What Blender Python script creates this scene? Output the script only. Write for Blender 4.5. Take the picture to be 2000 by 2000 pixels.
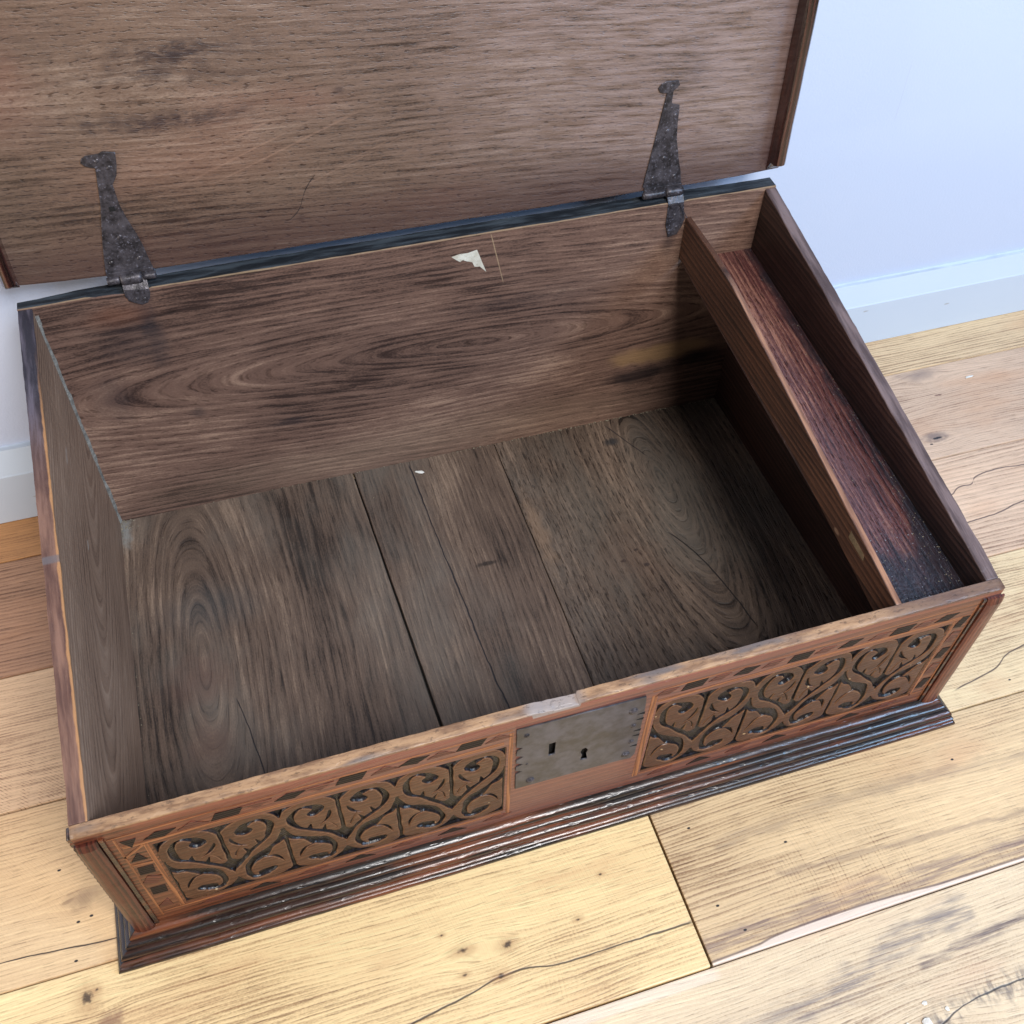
import bpy, bmesh, math, random
import numpy as np
from mathutils import Vector, Matrix, noise as mnoise

random.seed(7); np.random.seed(7)
for o in list(bpy.data.objects): bpy.data.objects.remove(o)
SC = bpy.context.scene
COL = SC.collection
R = math.radians

# ------------------------------------------------------------------ camera
cam = bpy.data.cameras.new("camera"); cam.sensor_width = 36; cam.lens = 36 * 1.00438
cam.clip_start = 0.01; cam.clip_end = 50
camo = bpy.data.objects.new("camera", cam); COL.objects.link(camo)
camo.location = (0.17248, -0.32936, 0.83876)
camo.rotation_euler = (0.700156, -0.02744, -0.306399)
SC.camera = camo

# ------------------------------------------------------------------ light and exposure
SC.view_settings.view_transform = 'Standard'
SC.view_settings.look = 'None'
SC.view_settings.exposure = 0.0
SC.view_settings.gamma = 1.0
w = bpy.data.worlds.new("World"); SC.world = w; w.use_nodes = True
bg = w.node_tree.nodes['Background']
bg.inputs[0].default_value = (0.80, 0.88, 1.0, 1); bg.inputs[1].default_value = 0.13

def area(name, loc, target, size, power, color, sy=None):
    l = bpy.data.lights.new(name, 'AREA'); l.energy = power; l.color = color
    l.shape = 'RECTANGLE'; l.size = size; l.size_y = sy or size
    o = bpy.data.objects.new(name, l); COL.objects.link(o); o.location = loc
    o.rotation_euler = (Vector(target) - Vector(loc)).to_track_quat('-Z', 'Y').to_euler()
    return o
area("window_light", (2.0, -1.15, 1.75), (0.75, 0.45, 0.25), 0.7, 44, (0.40, 0.66, 1.0), 1.0)
area("ceiling_light", (0.66, -1.25, 2.05), (0.35, 0.1, 0.0), 0.75, 66, (1.0, 0.97, 0.95))

area("side_light", (-1.75, -0.25, 0.50), (-0.15, 0.47, 0.10), 0.6, 21, (1.0, 0.92, 0.83))

# ------------------------------------------------------------------ calibrated sizes (metres)
W, D, HF, HB = 0.700, 0.4447, 0.1963, 0.2859
TS, TF, TB, ZB = 0.0118, 0.0090, 0.0103, 0.0057
SL = (HB - HF) / D
rim = lambda y: HF + SL * y

# ------------------------------------------------------------------ node expression helper
def lin(c, k=1.0):
    f = lambda v: v / 12.92 if v <= 0.04045 else ((v + 0.055) / 1.055) ** 2.4
    return tuple(min(1.0, f(x / 255.0) * k) for x in c[:3])

class X:
    def __init__(s, g, sock): s.g = g; s.s = sock
    def _m(s, op, *a): return s.g.math(op, s, *a)
    def __add__(s, o): return s._m('ADD', o)
    __radd__ = __add__
    def __sub__(s, o): return s._m('SUBTRACT', o)
    def __rsub__(s, o): return s.g.math('SUBTRACT', o, s)
    def __mul__(s, o): return s._m('MULTIPLY', o)
    __rmul__ = __mul__
    def __truediv__(s, o): return s._m('DIVIDE', o)
    def abs(s): return s._m('ABSOLUTE')
    def sqrt(s): return s._m('SQRT')
    def sin(s): return s._m('SINE')
    def fract(s): return s._m('FRACT')
    def pow(s, e): return s._m('POWER', e)
    def max(s, o): return s._m('MAXIMUM', o)
    def min(s, o): return s._m('MINIMUM', o)
    def exp(s): return s._m('EXPONENT')
    def tanh(s): return s._m('TANH')

class Gr:
    def __init__(s, name):
        s.mat = bpy.data.materials.new(name); s.mat.use_nodes = True
        s.nt = s.mat.node_tree; s.nt.nodes.clear()
        s.out = s.nt.nodes.new('ShaderNodeOutputMaterial')
        s.b = s.nt.nodes.new('ShaderNodeBsdfPrincipled')
        s.nt.links.new(s.b.outputs[0], s.out.inputs[0])
        tc = s.nt.nodes.new('ShaderNodeTexCoord')
        sp = s.nt.nodes.new('ShaderNodeSeparateXYZ'); s.nt.links.new(tc.outputs['Object'], sp.inputs[0])
        s.x, s.y, s.z = (X(s, sp.outputs[i]) for i in range(3))
    def put(s, sock, v):
        if isinstance(v, X): s.nt.links.new(v.s, sock)
        elif isinstance(v, (tuple, list)):
            sock.default_value = tuple(v) + ((1,) if len(v) == 3 and len(sock.default_value) == 4 else ())
        else: sock.default_value = v
    def math(s, op, *a):
        n = s.nt.nodes.new('ShaderNodeMath'); n.operation = op
        for i, v in enumerate(a): s.put(n.inputs[i], v)
        return X(s, n.outputs[0])
    def vec(s, x, y, z=0.0):
        n = s.nt.nodes.new('ShaderNodeCombineXYZ')
        for i, v in enumerate((x, y, z)): s.put(n.inputs[i], v)
        return X(s, n.outputs[0])
    def noise(s, v, scale=1.0, detail=2.0, rough=0.5, dist=0.0):
        n = s.nt.nodes.new('ShaderNodeTexNoise'); s.put(n.inputs['Vector'], v)
        n.inputs['Scale'].default_value = scale; n.inputs['Detail'].default_value = detail
        n.inputs['Roughness'].default_value = rough; n.inputs['Distortion'].default_value = dist
        return X(s, n.outputs[0])
    def voro(s, v, scale=1.0):
        n = s.nt.nodes.new('ShaderNodeTexVoronoi'); s.put(n.inputs['Vector'], v)
        n.inputs['Scale'].default_value = scale
        return X(s, n.outputs['Distance'])
    def ss(s, v, a, b):
        """smooth step from a to b"""
        n = s.nt.nodes.new('ShaderNodeMapRange'); n.interpolation_type = 'SMOOTHSTEP'
        s.put(n.inputs['Value'], v)
        if a < b:
            n.inputs['From Min'].default_value = a; n.inputs['From Max'].default_value = b
        else:
            n.inputs['From Min'].default_value = b; n.inputs['From Max'].default_value = a
            n.inputs['To Min'].default_value = 1; n.inputs['To Max'].default_value = 0
        return X(s, n.outputs[0])
    def mix(s, f, a, b):
        n = s.nt.nodes.new('ShaderNodeMix'); n.data_type = 'RGBA'; n.clamp_factor = True
        s.put(n.inputs[0], f); s.put(n.inputs[6], a); s.put(n.inputs[7], b)
        return X(s, n.outputs[2])
    def mul(s, f, a, b):
        n = s.nt.nodes.new('ShaderNodeMix'); n.data_type = 'RGBA'; n.blend_type = 'MULTIPLY'; n.clamp_factor = True
        s.put(n.inputs[0], f); s.put(n.inputs[6], a); s.put(n.inputs[7], b)
        return X(s, n.outputs[2])
    def curve(s, u, pts):
        """v as a function of u through the given points"""
        us = [p[0] for p in pts]; vs = [p[1] for p in pts]
        u0, u1, v0, v1 = min(us), max(us), min(vs), max(vs)
        if v1 - v0 < 1e-6: v1 = v0 + 1e-3
        n = s.nt.nodes.new('ShaderNodeFloatCurve'); c = n.mapping.curves[0]
        P = [((a - u0) / (u1 - u0), (b - v0) / (v1 - v0)) for a, b in sorted(pts)]
        c.points[0].location = P[0]; c.points[1].location = P[-1]
        for q in P[1:-1]: c.points.new(*q)
        n.mapping.update(); s.put(n.inputs['Value'], (u - u0) * (1.0 / (u1 - u0)))
        ins = s.ss(u, u0 - 0.004, u0 + 0.004) * s.ss(u, u1 + 0.004, u1 - 0.004)
        return X(s, n.outputs[0]) * (v1 - v0) + v0, ins
    def spot(s, u, v, u0, v0, ru, rv, soft=0.5, wob=0.3, freq=60.0):
        d = (((u - u0) * (1 / ru)).pow(2.0) + ((v - v0) * (1 / rv)).pow(2.0)).sqrt() \
            if False else ((((u - u0) * (1 / ru)) * ((u - u0) * (1 / ru))) + (((v - v0) * (1 / rv)) * ((v - v0) * (1 / rv)))).sqrt()
        d = d + (s.noise(s.vec(u * freq, v * freq, u0 * 50), 1.0, 3.0) - 0.5) * wob * 2
        return s.ss(d, 1.0 + soft * 0.5, 1.0 - soft)
    def line(s, u, v, pts, w0, w1, wob=0.001, freq=60.0):
        c, ins = s.curve(u, pts)
        dv = (v - c + (s.noise(s.vec(u * freq, 3.3, 0), 1.0, 3.0) - 0.5) * wob * 2).abs()
        dv = dv / (s.noise(s.vec(u * 34.0, 7.7, 0), 1.0, 2.0) * 1.9 + 0.05)
        return s.ss(dv, w1, w0) * ins

def wood(name, axes, cols, F=170.0, cen=None, warp=0.010, ring=0.35, fine=0.5, low=0.5, pore=0.5, pu=55.0, pv=900.0,
         rough=0.5, rvar=0.2, coat=0.0, spec=0.5, bump=0.25, seed=0.0, knots=(), feats=None, red=None, slope=0.0, saw=0.0,
         fleck=0.0, k=1.0, fu=11.0, con=1.3):
    """procedural timber: growth rings (arched round `cen`), fibre, open pores, knots and local marks"""
    g = Gr(name)
    ax = dict(x=g.x, y=g.y, z=g.z)
    u, v, wd = ax[axes[0]], ax[axes[1]], ax[axes[2]]
    su, sv = seed * 1.37, seed * 0.71
    wn = g.noise(g.vec(u * 3.0 + su, v * 11.0 + sv, wd * 11.0), 1.0, 2.0) - 0.5
    wn2 = g.noise(g.vec(u * 16.0 + su, v * 60.0 + sv, wd * 60.0), 1.0, 2.0) - 0.5
    v1 = v + wn * warp * 2 + wn2 * warp * 0.18 + u * slope
    kd = None
    for (ku, kv, ka, kr) in knots:
        e = ((u - ku) * (1 / (kr * 1.8))); f = ((v - kv) * (1 / kr))
        gs = ((e * e + f * f) * -1.0).exp()
        v1 = v1 - (f * 1.3).tanh() * gs * ka
    if cen:
        u0, v0, kk = cen
        a = (u - u0 + wn * 0.02) * kk; b = v1 - v0
        r = (a * a + b * b).sqrt()
    else:
        r = v1
    rr = r * F + seed
    rr = rr + g.noise(g.vec(rr * 0.31, u * 1.5 + su, 0.0), 1.0, 2.0) * 2.2
    sF = rr.fract()
    band = g.ss(sF, 0.05, 0.85) * g.ss(sF, 1.0, 0.9)
    fib = g.noise(g.vec(u * fu + su, r * 230.0, wd * 120.0), 1.0, 6.0, 0.72)
    fib = (fib - 0.5) * 1.5 + 0.5
    grt = g.noise(g.vec(u * 420.0, v * 800.0, wd * 500.0), 1.0, 2.0, 0.6)
    po = g.noise(g.vec(u * pu + su, r * pv, wd * 300.0), 1.0, 1.0, 0.5)
    po = g.ss(po, 0.56, 0.68) * (band * 0.6 + 0.4)
    lo = g.noise(g.vec(u * 4.0 + su, v * 10.0 + sv, wd * 10.0), 1.0, 4.0, 0.55)
    t = (fib - 0.5) * fine + (lo - 0.5) * low * 1.6 - (band - 0.5) * ring + 0.5 + (grt - 0.5) * 0.30
    t = (t - 0.5) * con + 0.5
    if fleck:
        fl = g.ss(g.noise(g.vec(u * 30.0 + su, v1 * 170.0, 0.0), 1.0, 3.0, 0.7, 1.2), 0.60, 0.72)
        t = t + fl * fleck
    h = fib * 0.6 - po * 1.0 - band * 0.30 + grt * 0.15
    if saw:
        pm = g.ss(g.noise(g.vec(u * 5.0 + su, v * 7.0, 4.0), 1.0, 2.0), 0.42, 0.62)
        sw = ((u + v * 0.45 + v * v * 2.0 + wn2 * 0.003 + seed * 0.01) * (6.283 / 0.0034)).sin()
        sw = g.ss(sw, 0.3, 1.0) * pm * 0.55 * g.ss(g.noise(g.vec(u * 130.0, v * 22.0 + su, 0), 1.0, 2.0), 0.35, 0.65)
        t = t - sw * saw; h = h - sw * 1.0
    cd, cm, cl = (lin(c, k) for c in cols)
    col = g.mix(g.ss(t, 0.12, 0.52), cd, cm)
    col = g.mix(g.ss(t, 0.48, 0.95), col, cl)
    if red:
        rm = g.ss(g.noise(g.vec(u * 5.0 + su + 9, v * 14.0 + sv, wd * 14.0), 1.0, 3.0), 0.52, 0.75)
        col = g.mix(rm * red[3], col, lin(red[:3], k))
    col = g.mul(po * pore, col, (0.25, 0.2, 0.17))
    ro = g.noise(g.vec(u * 12.0, v * 40.0, wd * 40.0), 1.0, 3.0) * rvar + (rough - rvar * 0.5)
    g.u, g.v, g.w, g.fib, g.lo, g.po, g.h, g.ro = u, v, wd, fib, lo, po, h, ro
    if feats:
        col = feats(g, col) or col
    g.put(g.b.inputs['Base Color'], col)
    g.put(g.b.inputs['Roughness'], g.ro)
    g.b.inputs['Specular IOR Level'].default_value = spec
    g.b.inputs['Coat Weight'].default_value = coat
    g.b.inputs['Coat Roughness'].default_value = 0.18
    bn = g.nt.nodes.new('ShaderNodeBump'); bn.inputs['Strength'].default_value = bump
    bn.inputs['Distance'].default_value = 0.0012
    g.put(bn.inputs['Height'], g.h); g.nt.links.new(bn.outputs[0], g.b.inputs['Normal'])
    if coat: g.nt.links.new(bn.outputs[0], g.b.inputs['Coat Normal'])
    return g.mat

def plain(name, c1, c2, scale=60.0, rough=0.5, metal=0.0, bump=0.2, spec=0.5, k=1.0, fine=None, dist=0.001):
    g = Gr(name)
    p = g.vec(g.x, g.y, g.z)
    n = g.noise(p, scale, 4.0, 0.6); m = g.noise(p, scale * 5, 3.0, 0.6)
    col = g.mix(g.ss(n * 0.65 + m * 0.35, 0.35, 0.65), lin(c1, k), lin(c2, k))
    if fine: col = g.mix(g.ss(m, 0.60, 0.70), col, lin(fine, k))
    g.put(g.b.inputs['Base Color'], col)
    g.put(g.b.inputs['Roughness'], n * 0.25 + (rough - 0.12))
    g.b.inputs['Metallic'].default_value = metal
    g.b.inputs['Specular IOR Level'].default_value = spec
    if bump:
        bn = g.nt.nodes.new('ShaderNodeBump'); bn.inputs['Strength'].default_value = bump
        bn.inputs['Distance'].default_value = dist
        g.put(bn.inputs['Height'], m + n); g.nt.links.new(bn.outputs[0], g.b.inputs['Normal'])
    return g.mat

# ------------------------------------------------------------------ object helpers
ROOTI = None
def link(name, me, mat, parent=None, kind=None, label=None, cat=None, group=None):
    if mat is not None:
        me.materials.clear(); me.materials.append(mat)
    o = bpy.data.objects.new(name, me); COL.objects.link(o)
    if parent:
        o.parent = parent
        if parent.type == 'EMPTY': o.matrix_parent_inverse = Matrix.Translation(parent.location).inverted()
    if kind: o['kind'] = kind
    if label: o['label'] = label
    if cat: o['category'] = cat
    if group: o['group'] = group
    return o

def bm_obj(name, bm, mat, parent=None, smooth=False, **kw):
    me = bpy.data.meshes.new(name); bm.normal_update(); bm.to_mesh(me); bm.free()
    if smooth:
        for p in me.polygons: p.use_smooth = True
    return link(name, me, mat, parent, **kw)

def nz(p, s, seed=0.0):
    return mnoise.noise(Vector((p[0] * s + seed, p[1] * s + seed * 1.7, p[2] * s - seed)))

def wear(bm, amp, scale, seed=0.0, axes=(1, 1, 1)):
    for v in bm.verts:
        d = Vector((nz(v.co, scale, seed), nz(v.co, scale, seed + 11), nz(v.co, scale, seed + 23)))
        d2 = Vector((nz(v.co, scale * 4, seed), nz(v.co, scale * 4, seed + 5), nz(v.co, scale * 4, seed + 9))) * 0.4
        v.co += Vector((d[i] + d2[i]) * axes[i] for i in range(3)) * amp if False else \
            Vector(((d[0] + d2[0]) * axes[0], (d[1] + d2[1]) * axes[1], (d[2] + d2[2]) * axes[2])) * amp

def prism(poly, axis, a, b, seg=1, bev=0.0, bseg=2, jit=0.0, jscale=40.0, seed=0.0, fn=None):
    """extrude a 2-D outline along an axis from a to b, cut into seg lengths; worn edges"""
    bm = bmesh.new()
    def P(q, t):
        if axis == 'x': return (t, q[0], q[1])
        if axis == 'y': return (q[0], t, q[1])
        return (q[0], q[1], t)
    rings = []
    for i in range(seg + 1):
        t = a + (b - a) * i / seg
        rings.append([bm.verts.new(P(q, t)) for q in poly])
    n = len(poly)
    for i in range(seg):
        for j in range(n):
            k = (j + 1) % n
            bm.faces.new((rings[i][j], rings[i][k], rings[i + 1][k], rings[i + 1][j]))
    bm.faces.new(rings[0][::-1]); bm.faces.new(rings[-1])
    bmesh.ops.recalc_face_normals(bm, faces=bm.faces)
    if bev:
        es = [e for e in bm.edges if len(e.link_faces) == 2 and e.calc_face_angle(0) > R(35)]
        bmesh.ops.bevel(bm, geom=es, offset=bev, segments=bseg, affect='EDGES', profile=0.6)
    if fn:
        for v in bm.verts: v.co = fn(v.co)
    if jit: wear(bm, jit, jscale, seed)
    return bm

def box(x0, x1, y0, y1, z0, z1, axis='x', seg=1, **kw):
    if axis == 'x': return prism([(y0, z0), (y1, z0), (y1, z1), (y0, z1)], 'x', x0, x1, seg, **kw)
    if axis == 'y': return prism([(x0, z0), (x1, z0), (x1, z1), (x0, z1)], 'y', y0, y1, seg, **kw)
    return prism([(x0, y0), (x1, y0), (x1, y1), (x0, y1)], 'z', z0, z1, seg, **kw)

def fill2d(loops, thick, bevel=0.0):
    """flat plate with holes; local XY outline, thickness along Z (centred)"""
    cu = bpy.data.curves.new('outline', 'CURVE'); cu.dimensions = '2D'; cu.fill_mode = 'BOTH'
    cu.extrude = thick / 2 - bevel; cu.bevel_depth = bevel; cu.bevel_resolution = 1; cu.offset = -bevel
    for lp in loops:
        sp = cu.splines.new('POLY'); sp.points.add(len(lp) - 1); sp.use_cyclic_u = True
        for p, q in zip(sp.points, lp): p.co = (q[0], q[1], 0, 1)
    o = bpy.data.objects.new('outline', cu); COL.objects.link(o)
    dg = bpy.context.evaluated_depsgraph_get(); me = bpy.data.meshes.new_from_object(o.evaluated_get(dg))
    bpy.data.objects.remove(o); bpy.data.curves.remove(cu)
    return me

def xz_plate(loops, thick, ymid, bevel=0.0):
    """plate whose outline is in x,z and whose thickness runs along y"""
    me = fill2d(loops, thick, bevel)
    for v in me.vertices: v.co = Vector((v.co.x, ymid - v.co.z, v.co.y))
    return me

def dome(bm, c, r, h, n=Vector((0, -1, 0)), seg=10, squash=1.0):
    n = n.normalized(); a = n.orthogonal().normalized(); b = n.cross(a)
    prev = None
    for j, (rr, hh) in enumerate(((1, 0), (0.92, 0.45), (0.62, 0.85), (0.25, 1.0))):
        ring = [bm.verts.new(c + (a * math.cos(t) + b * math.sin(t) * squash) * r * rr + n * h * hh)
                for t in (2 * math.pi * i / seg for i in range(seg))]
        if prev:
            for i in range(seg): bm.faces.new((prev[i], prev[(i + 1) % seg], ring[(i + 1) % seg], ring[i]))
        prev = ring
    bm.faces.new(prev)

def crumb(bm, c, r, rnd, flat=0.6):
    m = bmesh.ops.create_icosphere(bm, subdivisions=1, radius=r, matrix=Matrix.Translation(c) @ Matrix.Rotation(rnd.random() * 6, 4, 'Z'))
    for v in m['verts']:
        d = v.co - Vector(c)
        v.co = Vector(c) + Vector((d.x * rnd.uniform(.6, 1.4), d.y * rnd.uniform(.6, 1.4), d.z * flat * rnd.uniform(.6, 1.2)))

# ------------------------------------------------------------------ room: floor, wall, skirting
K = 0.80
def pl(name, c, seed, d=0.64, l=1.12, **kw):
    cm = c; cd = (c[0] * d * 1.03, c[1] * d * 0.92, c[2] * d * 0.86); cl = tuple(min(255, x * l) for x in c)
    c = (c[0] * 0.975, c[1] * 0.825, c[2] * 0.935)
    a = dict(con=1.08, fu=9.0, F=300, ring=0.16, fine=0.62, low=0.46, pore=0.40, red=(206, 150, 108, 0.45), rough=0.48, rvar=0.18, bump=0.22, seed=seed, k=K, warp=0.012, saw=0.12, fleck=0.08)
    a.update(kw)
    return wood(name, 'xyz', (cd, cm, cl), **a)

BLK = (0.012, 0.010, 0.012)
def f_r1(g, col):
    u, v = g.u, g.v
    s = g.line(u, v, [(0.30, -0.196), (0.441, -0.199), (0.51, -0.194), (0.548, -0.182), (0.583, -0.172), (0.64, -0.168)], 0.001, 0.016, 0.006, 90)
    sn = g.ss(g.noise(g.vec(u * 16, v * 230, 0), 1, 4, 0.65), 0.36, 0.64)
    s = s * sn * g.ss(u, 0.33, 0.52)
    col = g.mix(s * 0.75, col, lin((105, 98, 105), K))
    s = g.line(u, v, [(0.575, -0.196), (0.63, -0.192), (0.68, -0.188), (0.80, -0.184), (1.0, -0.190)], 0.0008, 0.007, 0.002, 80)
    col = g.mix(s * sn * 0.85, col, lin((88, 72, 78), K))
    s = g.line(u, v, [(0.55, -0.243), (0.568, -0.239), (0.60, -0.231), (0.63, -0.229), (0.70, -0.231), (0.9, -0.236)], 0.001, 0.013, 0.006, 160)
    col = g.mix(s * g.ss(g.noise(g.vec(u * 160, v * 70, 0), 1, 3), 0.40, 0.66) * 0.7, col, lin((70, 64, 74), K))
    s = g.line(u, v, [(0.55, -0.243), (0.568, -0.239), (0.60, -0.231), (0.63, -0.229), (0.70, -0.231), (0.9, -0.236)], 0.0003, 0.0009, 0.001, 90)
    g.h = g.h - s * 5
    col = g.mix(s * .85, col, BLK)
    s = g.ss(v, -0.1600, -0.1575) * g.ss(u, 0.425, 0.415)
    col = g.mix(s * 0.35, col, lin((250, 234, 220), K))
    col = g.mix(g.ss(v, -0.1515, -0.1495) * 0.0, col, BLK)
    return col
def f_r2r(g, col):
    u, v = g.u, g.v
    c, ins = g.curve(u, [(0.41, -0.1470), (0.46, -0.1452), (0.517, -0.1418), (0.60, -0.1438), (0.658, -0.1460), (1.2, -0.1475)])
    wv = (g.noise(g.vec(u * 30, 0, 0), 1, 3) - 0.5) * 0.0012
    s = g.ss(v - c + wv, 0.0006, -0.0006)
    purple = g.line(u, v, [(0.41, -0.139), (0.517, -0.132), (0.60, -0.134), (0.72, -0.135), (1.2, -0.138)], 0.002, 0.012, 0.004, 60)
    col = g.mix(purple * g.ss(g.noise(g.vec(u * 16, v * 230, 0), 1, 4, 0.65), 0.36, 0.60) * 0.65, col, lin((120, 98, 98), K))
    edge = g.ss((v - c + wv - 0.0008).abs(), 0.0014, 0.0004)
    col = g.mix(edge * 0.7, col, lin((95, 80, 85), K))
    col = g.mix(s * 0.85, col, lin((240, 220, 204), K))
    s = g.line(u, v, [(0.46, -0.062), (0.513, -0.057), (0.584, -0.054), (0.70, -0.060), (0.80, -0.069)], 0.001, 0.009, 0.004, 60)
    col = g.mix(s * g.ss(g.fib, 0.3, 0.65) * 0.45, col, lin((120, 100, 90), K))
    s = g.line(u, v, [(0.5, -0.098), (0.62, -0.104), (0.8, -0.112), (1.1, -0.108)], 0.0005, 0.004, 0.004, 50)
    col = g.mix(s * 0.4, col, lin((125, 100, 88), K))
    for (a, b) in ((0.442, -0.107), (0.446, -0.040), (0.52, -0.075), (0.455, -0.131), (0.70, -0.05)):
        s = g.spot(u, v, a, b, 0.0016, 0.001, 0.3, 0.2, 300); col = g.mix(s, col, BLK)
    return col
def f_r2l(g, col):
    u, v = g.u, g.v
    s = g.line(u, v, [(0.10, -0.150), (0.178, -0.121), (0.23, -0.113), (0.267, -0.107), (0.31, -0.112), (0.35, -0.112), (0.417, -0.113)], 0.0003, 0.0011, 0.001, 60)
    g.h = g.h - s * 5; col = g.mix(s * 0.88, col, (0.03, 0.018, 0.014))
    for (a, b, ru, rv) in ((0.235, -0.080, 0.004, 0.0018), (0.270, -0.086, 0.0035, 0.0025), (0.258, -0.107, 0.003, 0.002), (0.232, -0.098, 0.002, 0.001),
                           (0.33, -0.084, 0.0018, 0.001), (0.222, -0.064, 0.0014, 0.0008), (0.36, -0.055, 0.0014, 0.0008), (-0.045, -0.030, 0.004, 0.0045), (-0.038, -0.026, 0.0015, 0.001)):
        hal = g.spot(u, v, a, b, ru * 3, rv * 3, 1.0, 0.4, 150); col = g.mix(hal * 0.5, col, lin((170, 120, 80), K))
        s = g.spot(u, v, a, b, ru, rv, 0.7, 1.0, 330); col = g.mix(s * 0.9, col, (0.05, 0.03, 0.02))
    s = g.spot(u, v, -0.030, -0.052, 0.011, 0.008, 0.8, 0.8, 170); col = g.mix(s * 0.7, col, lin((140, 100, 80), K))
    return col
def f_r3l(g, col):
    u, v = g.u, g.v
    s = g.line(u, v, [(-0.3, 0.018), (-0.107, 0.015), (-0.06, 0.012), (-0.024, 0.009), (0.1, 0.008)], 0.0002, 0.0009, 0.0006, 60)
    g.h = g.h - s * 5; col = g.mix(s, col, (0.05, 0.03, 0.02))
    s = g.spot(u, v, -0.045, 0.047, 0.015, 0.010, 1.0, 0.5, 120); col = g.mix(s * 0.65, col, lin((135, 108, 88), K))
    for (a, b) in ((-0.062, 0.077), (-0.049, 0.030), (-0.039, 0.032), (-0.052, 0.0)):
        s = g.spot(u, v, a, b, 0.0016, 0.001, 0.3, 0.2, 300); col = g.mix(s, col, BLK)
    return col
def f_r3r(g, col):
    u, v = g.u, g.v
    s = g.line(u, v, [(0.6, 0.070), (0.70, 0.079), (0.767, 0.039 + 0.036), (0.85, 0.085), (1.0, 0.090)], 0.0002, 0.0006, 0.0006, 60)
    s = g.line(u, v, [(0.745, 0.012), (0.79, 0.020), (0.826, 0.020 + 0.014), (0.95, 0.046), (1.1, 0.050)], 0.0003, 0.0010, 0.0010, 60)
    g.h = g.h - s * 5; col = g.mix(s * 0.85, col, (0.05, 0.03, 0.025))
    for (a, b) in ((0.72, 0.02), (0.85, 0.11), (0.80, 0.006)):
        s = g.spot(u, v, a, b, 0.0015, 0.0009, 0.3, 0.2, 300); col = g.mix(s, col, BLK)
    return col
def f_r4r(g, col):
    u, v = g.u, g.v
    for pts in ([(0.86, 0.221), (0.881, 0.227), (0.895, 0.234), (0.909, 0.234), (0.914, 0.238)], [(0.915, 0.236), (0.953, 0.246), (0.984, 0.243), (1.1, 0.246)],
                [(0.85, 0.184), (0.875, 0.187), (0.91, 0.189), (0.949, 0.196), (1.1, 0.203)]):
        s = g.line(u, v, pts, 0.0004, 0.0013, 0.0008, 90)
        g.h = g.h - s * 5; col = g.mix(s * 0.8, col, (0.05, 0.03, 0.03))
    return col
def f_r5r(g, col):
    u, v = g.u, g.v
    s = g.spot(u, v, 0.912, 0.309, 0.017, 0.007, 0.8, 0.7, 160); col = g.mix(s * 0.75, col, lin((110, 95, 92), K))
    s = g.spot(u, v, 0.914, 0.307, 0.006, 0.0016, 0.4, 0.9, 300); col = g.mix(s, col, BLK)
    s = g.spot(u, v, 0.901, 0.300, 0.0022, 0.0011, 0.4, 0.5, 300); col = g.mix(s, col, BLK)
    s = g.spot(u, v, 0.952, 0.408, 0.030, 0.010, 1.0, 0.7, 60); col = g.mix(s * 0.55, col, lin((105, 95, 98), K))
    s = g.spot(u, v, 0.955, 0.370, 0.005, 0.0014, 0.4, 0.9, 300); col = g.mix(s * .8, col, lin((110, 70, 60), K))
    return col

rows = [-0.149 - 0.141 * i for i in range(9, -1, -1)] + [-0.008, 0.140, 0.278, 0.418, 0.4860]
XL, XR = -1.1, 2.0
defs = {  # row upper edge index from the wall: list of (x0,x1,colour,kwargs)
    'R6': [(XL, 0.25, pl('oak_plank_orange_brown', (196, 142, 92), 1, saw=0.25, rough=0.55)), (0.25, XR, pl('oak_plank_straw', (232, 200, 158), 2, F=260, saw=0.0, ring=0.22))],
    'R5': [(XL, 0.40, pl('oak_plank_red_brown', (176, 134, 104), 3, F=230, ring=0.3, saw=0.15, pore=0.5)), (0.40, XR, pl('oak_plank_pink_brown', (216, 184, 156), 4, knots=((0.912, 0.309, 0.012, 0.016), (0.955, 0.40, 0.015, 0.02)), feats=f_r5r, saw=0.05))],
    'R4': [(XL, 0.30, pl('oak_plank_sawn_tan', (226, 190, 152), 5, saw=0.45)), (0.30, XR, pl('oak_plank_cracked', (222, 188, 158), 6, feats=f_r4r, ring=0.25, low=0.5, F=180, saw=0.0))],
    'R3': [(XL, 0.35, pl('oak_plank_knotty_buff', (232, 196, 150), 7, knots=((-0.045, 0.047, 0.010, 0.015),), feats=f_r3l, saw=0.05)), (0.35, XR, pl('oak_plank_pale_straw', (236, 207, 163), 8, feats=f_r3r, saw=0.22))],
    'R2': [(XL, 0.4175, pl('oak_plank_honey', (250, 216, 160), 9, knots=((0.25, -0.085, 0.014, 0.018), (-0.04, -0.035, 0.008, 0.012)), feats=f_r2l, saw=0.08)), (0.4185, XR, pl('oak_plank_sawn_honey', (226, 194, 150), 10, feats=f_r2r, saw=0.30, ring=0.2))],
    'R1': [(XL, XR, pl('oak_plank_black_streaked', (228, 203, 168), 11, feats=f_r1, knots=((0.56, -0.255, 0.02, 0.028),), red=(214, 160, 130, 0.6), saw=0.1))],
}
extra = [pl('oak_plank_plain', (240, 208, 160), 12), pl('oak_plank_plain_tan', (222, 186, 145), 13)]
bm = box(-1.4, 2.4, -1.8, 0.80, -0.05, -0.0152)
floor = bm_obj('floor', bm, plain('subfloor_dark', (40, 28, 20), (55, 38, 28)), kind='structure', label='oak plank floor under the box')
names = ['R6', 'R5', 'R4', 'R3', 'R2', 'R1']
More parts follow.
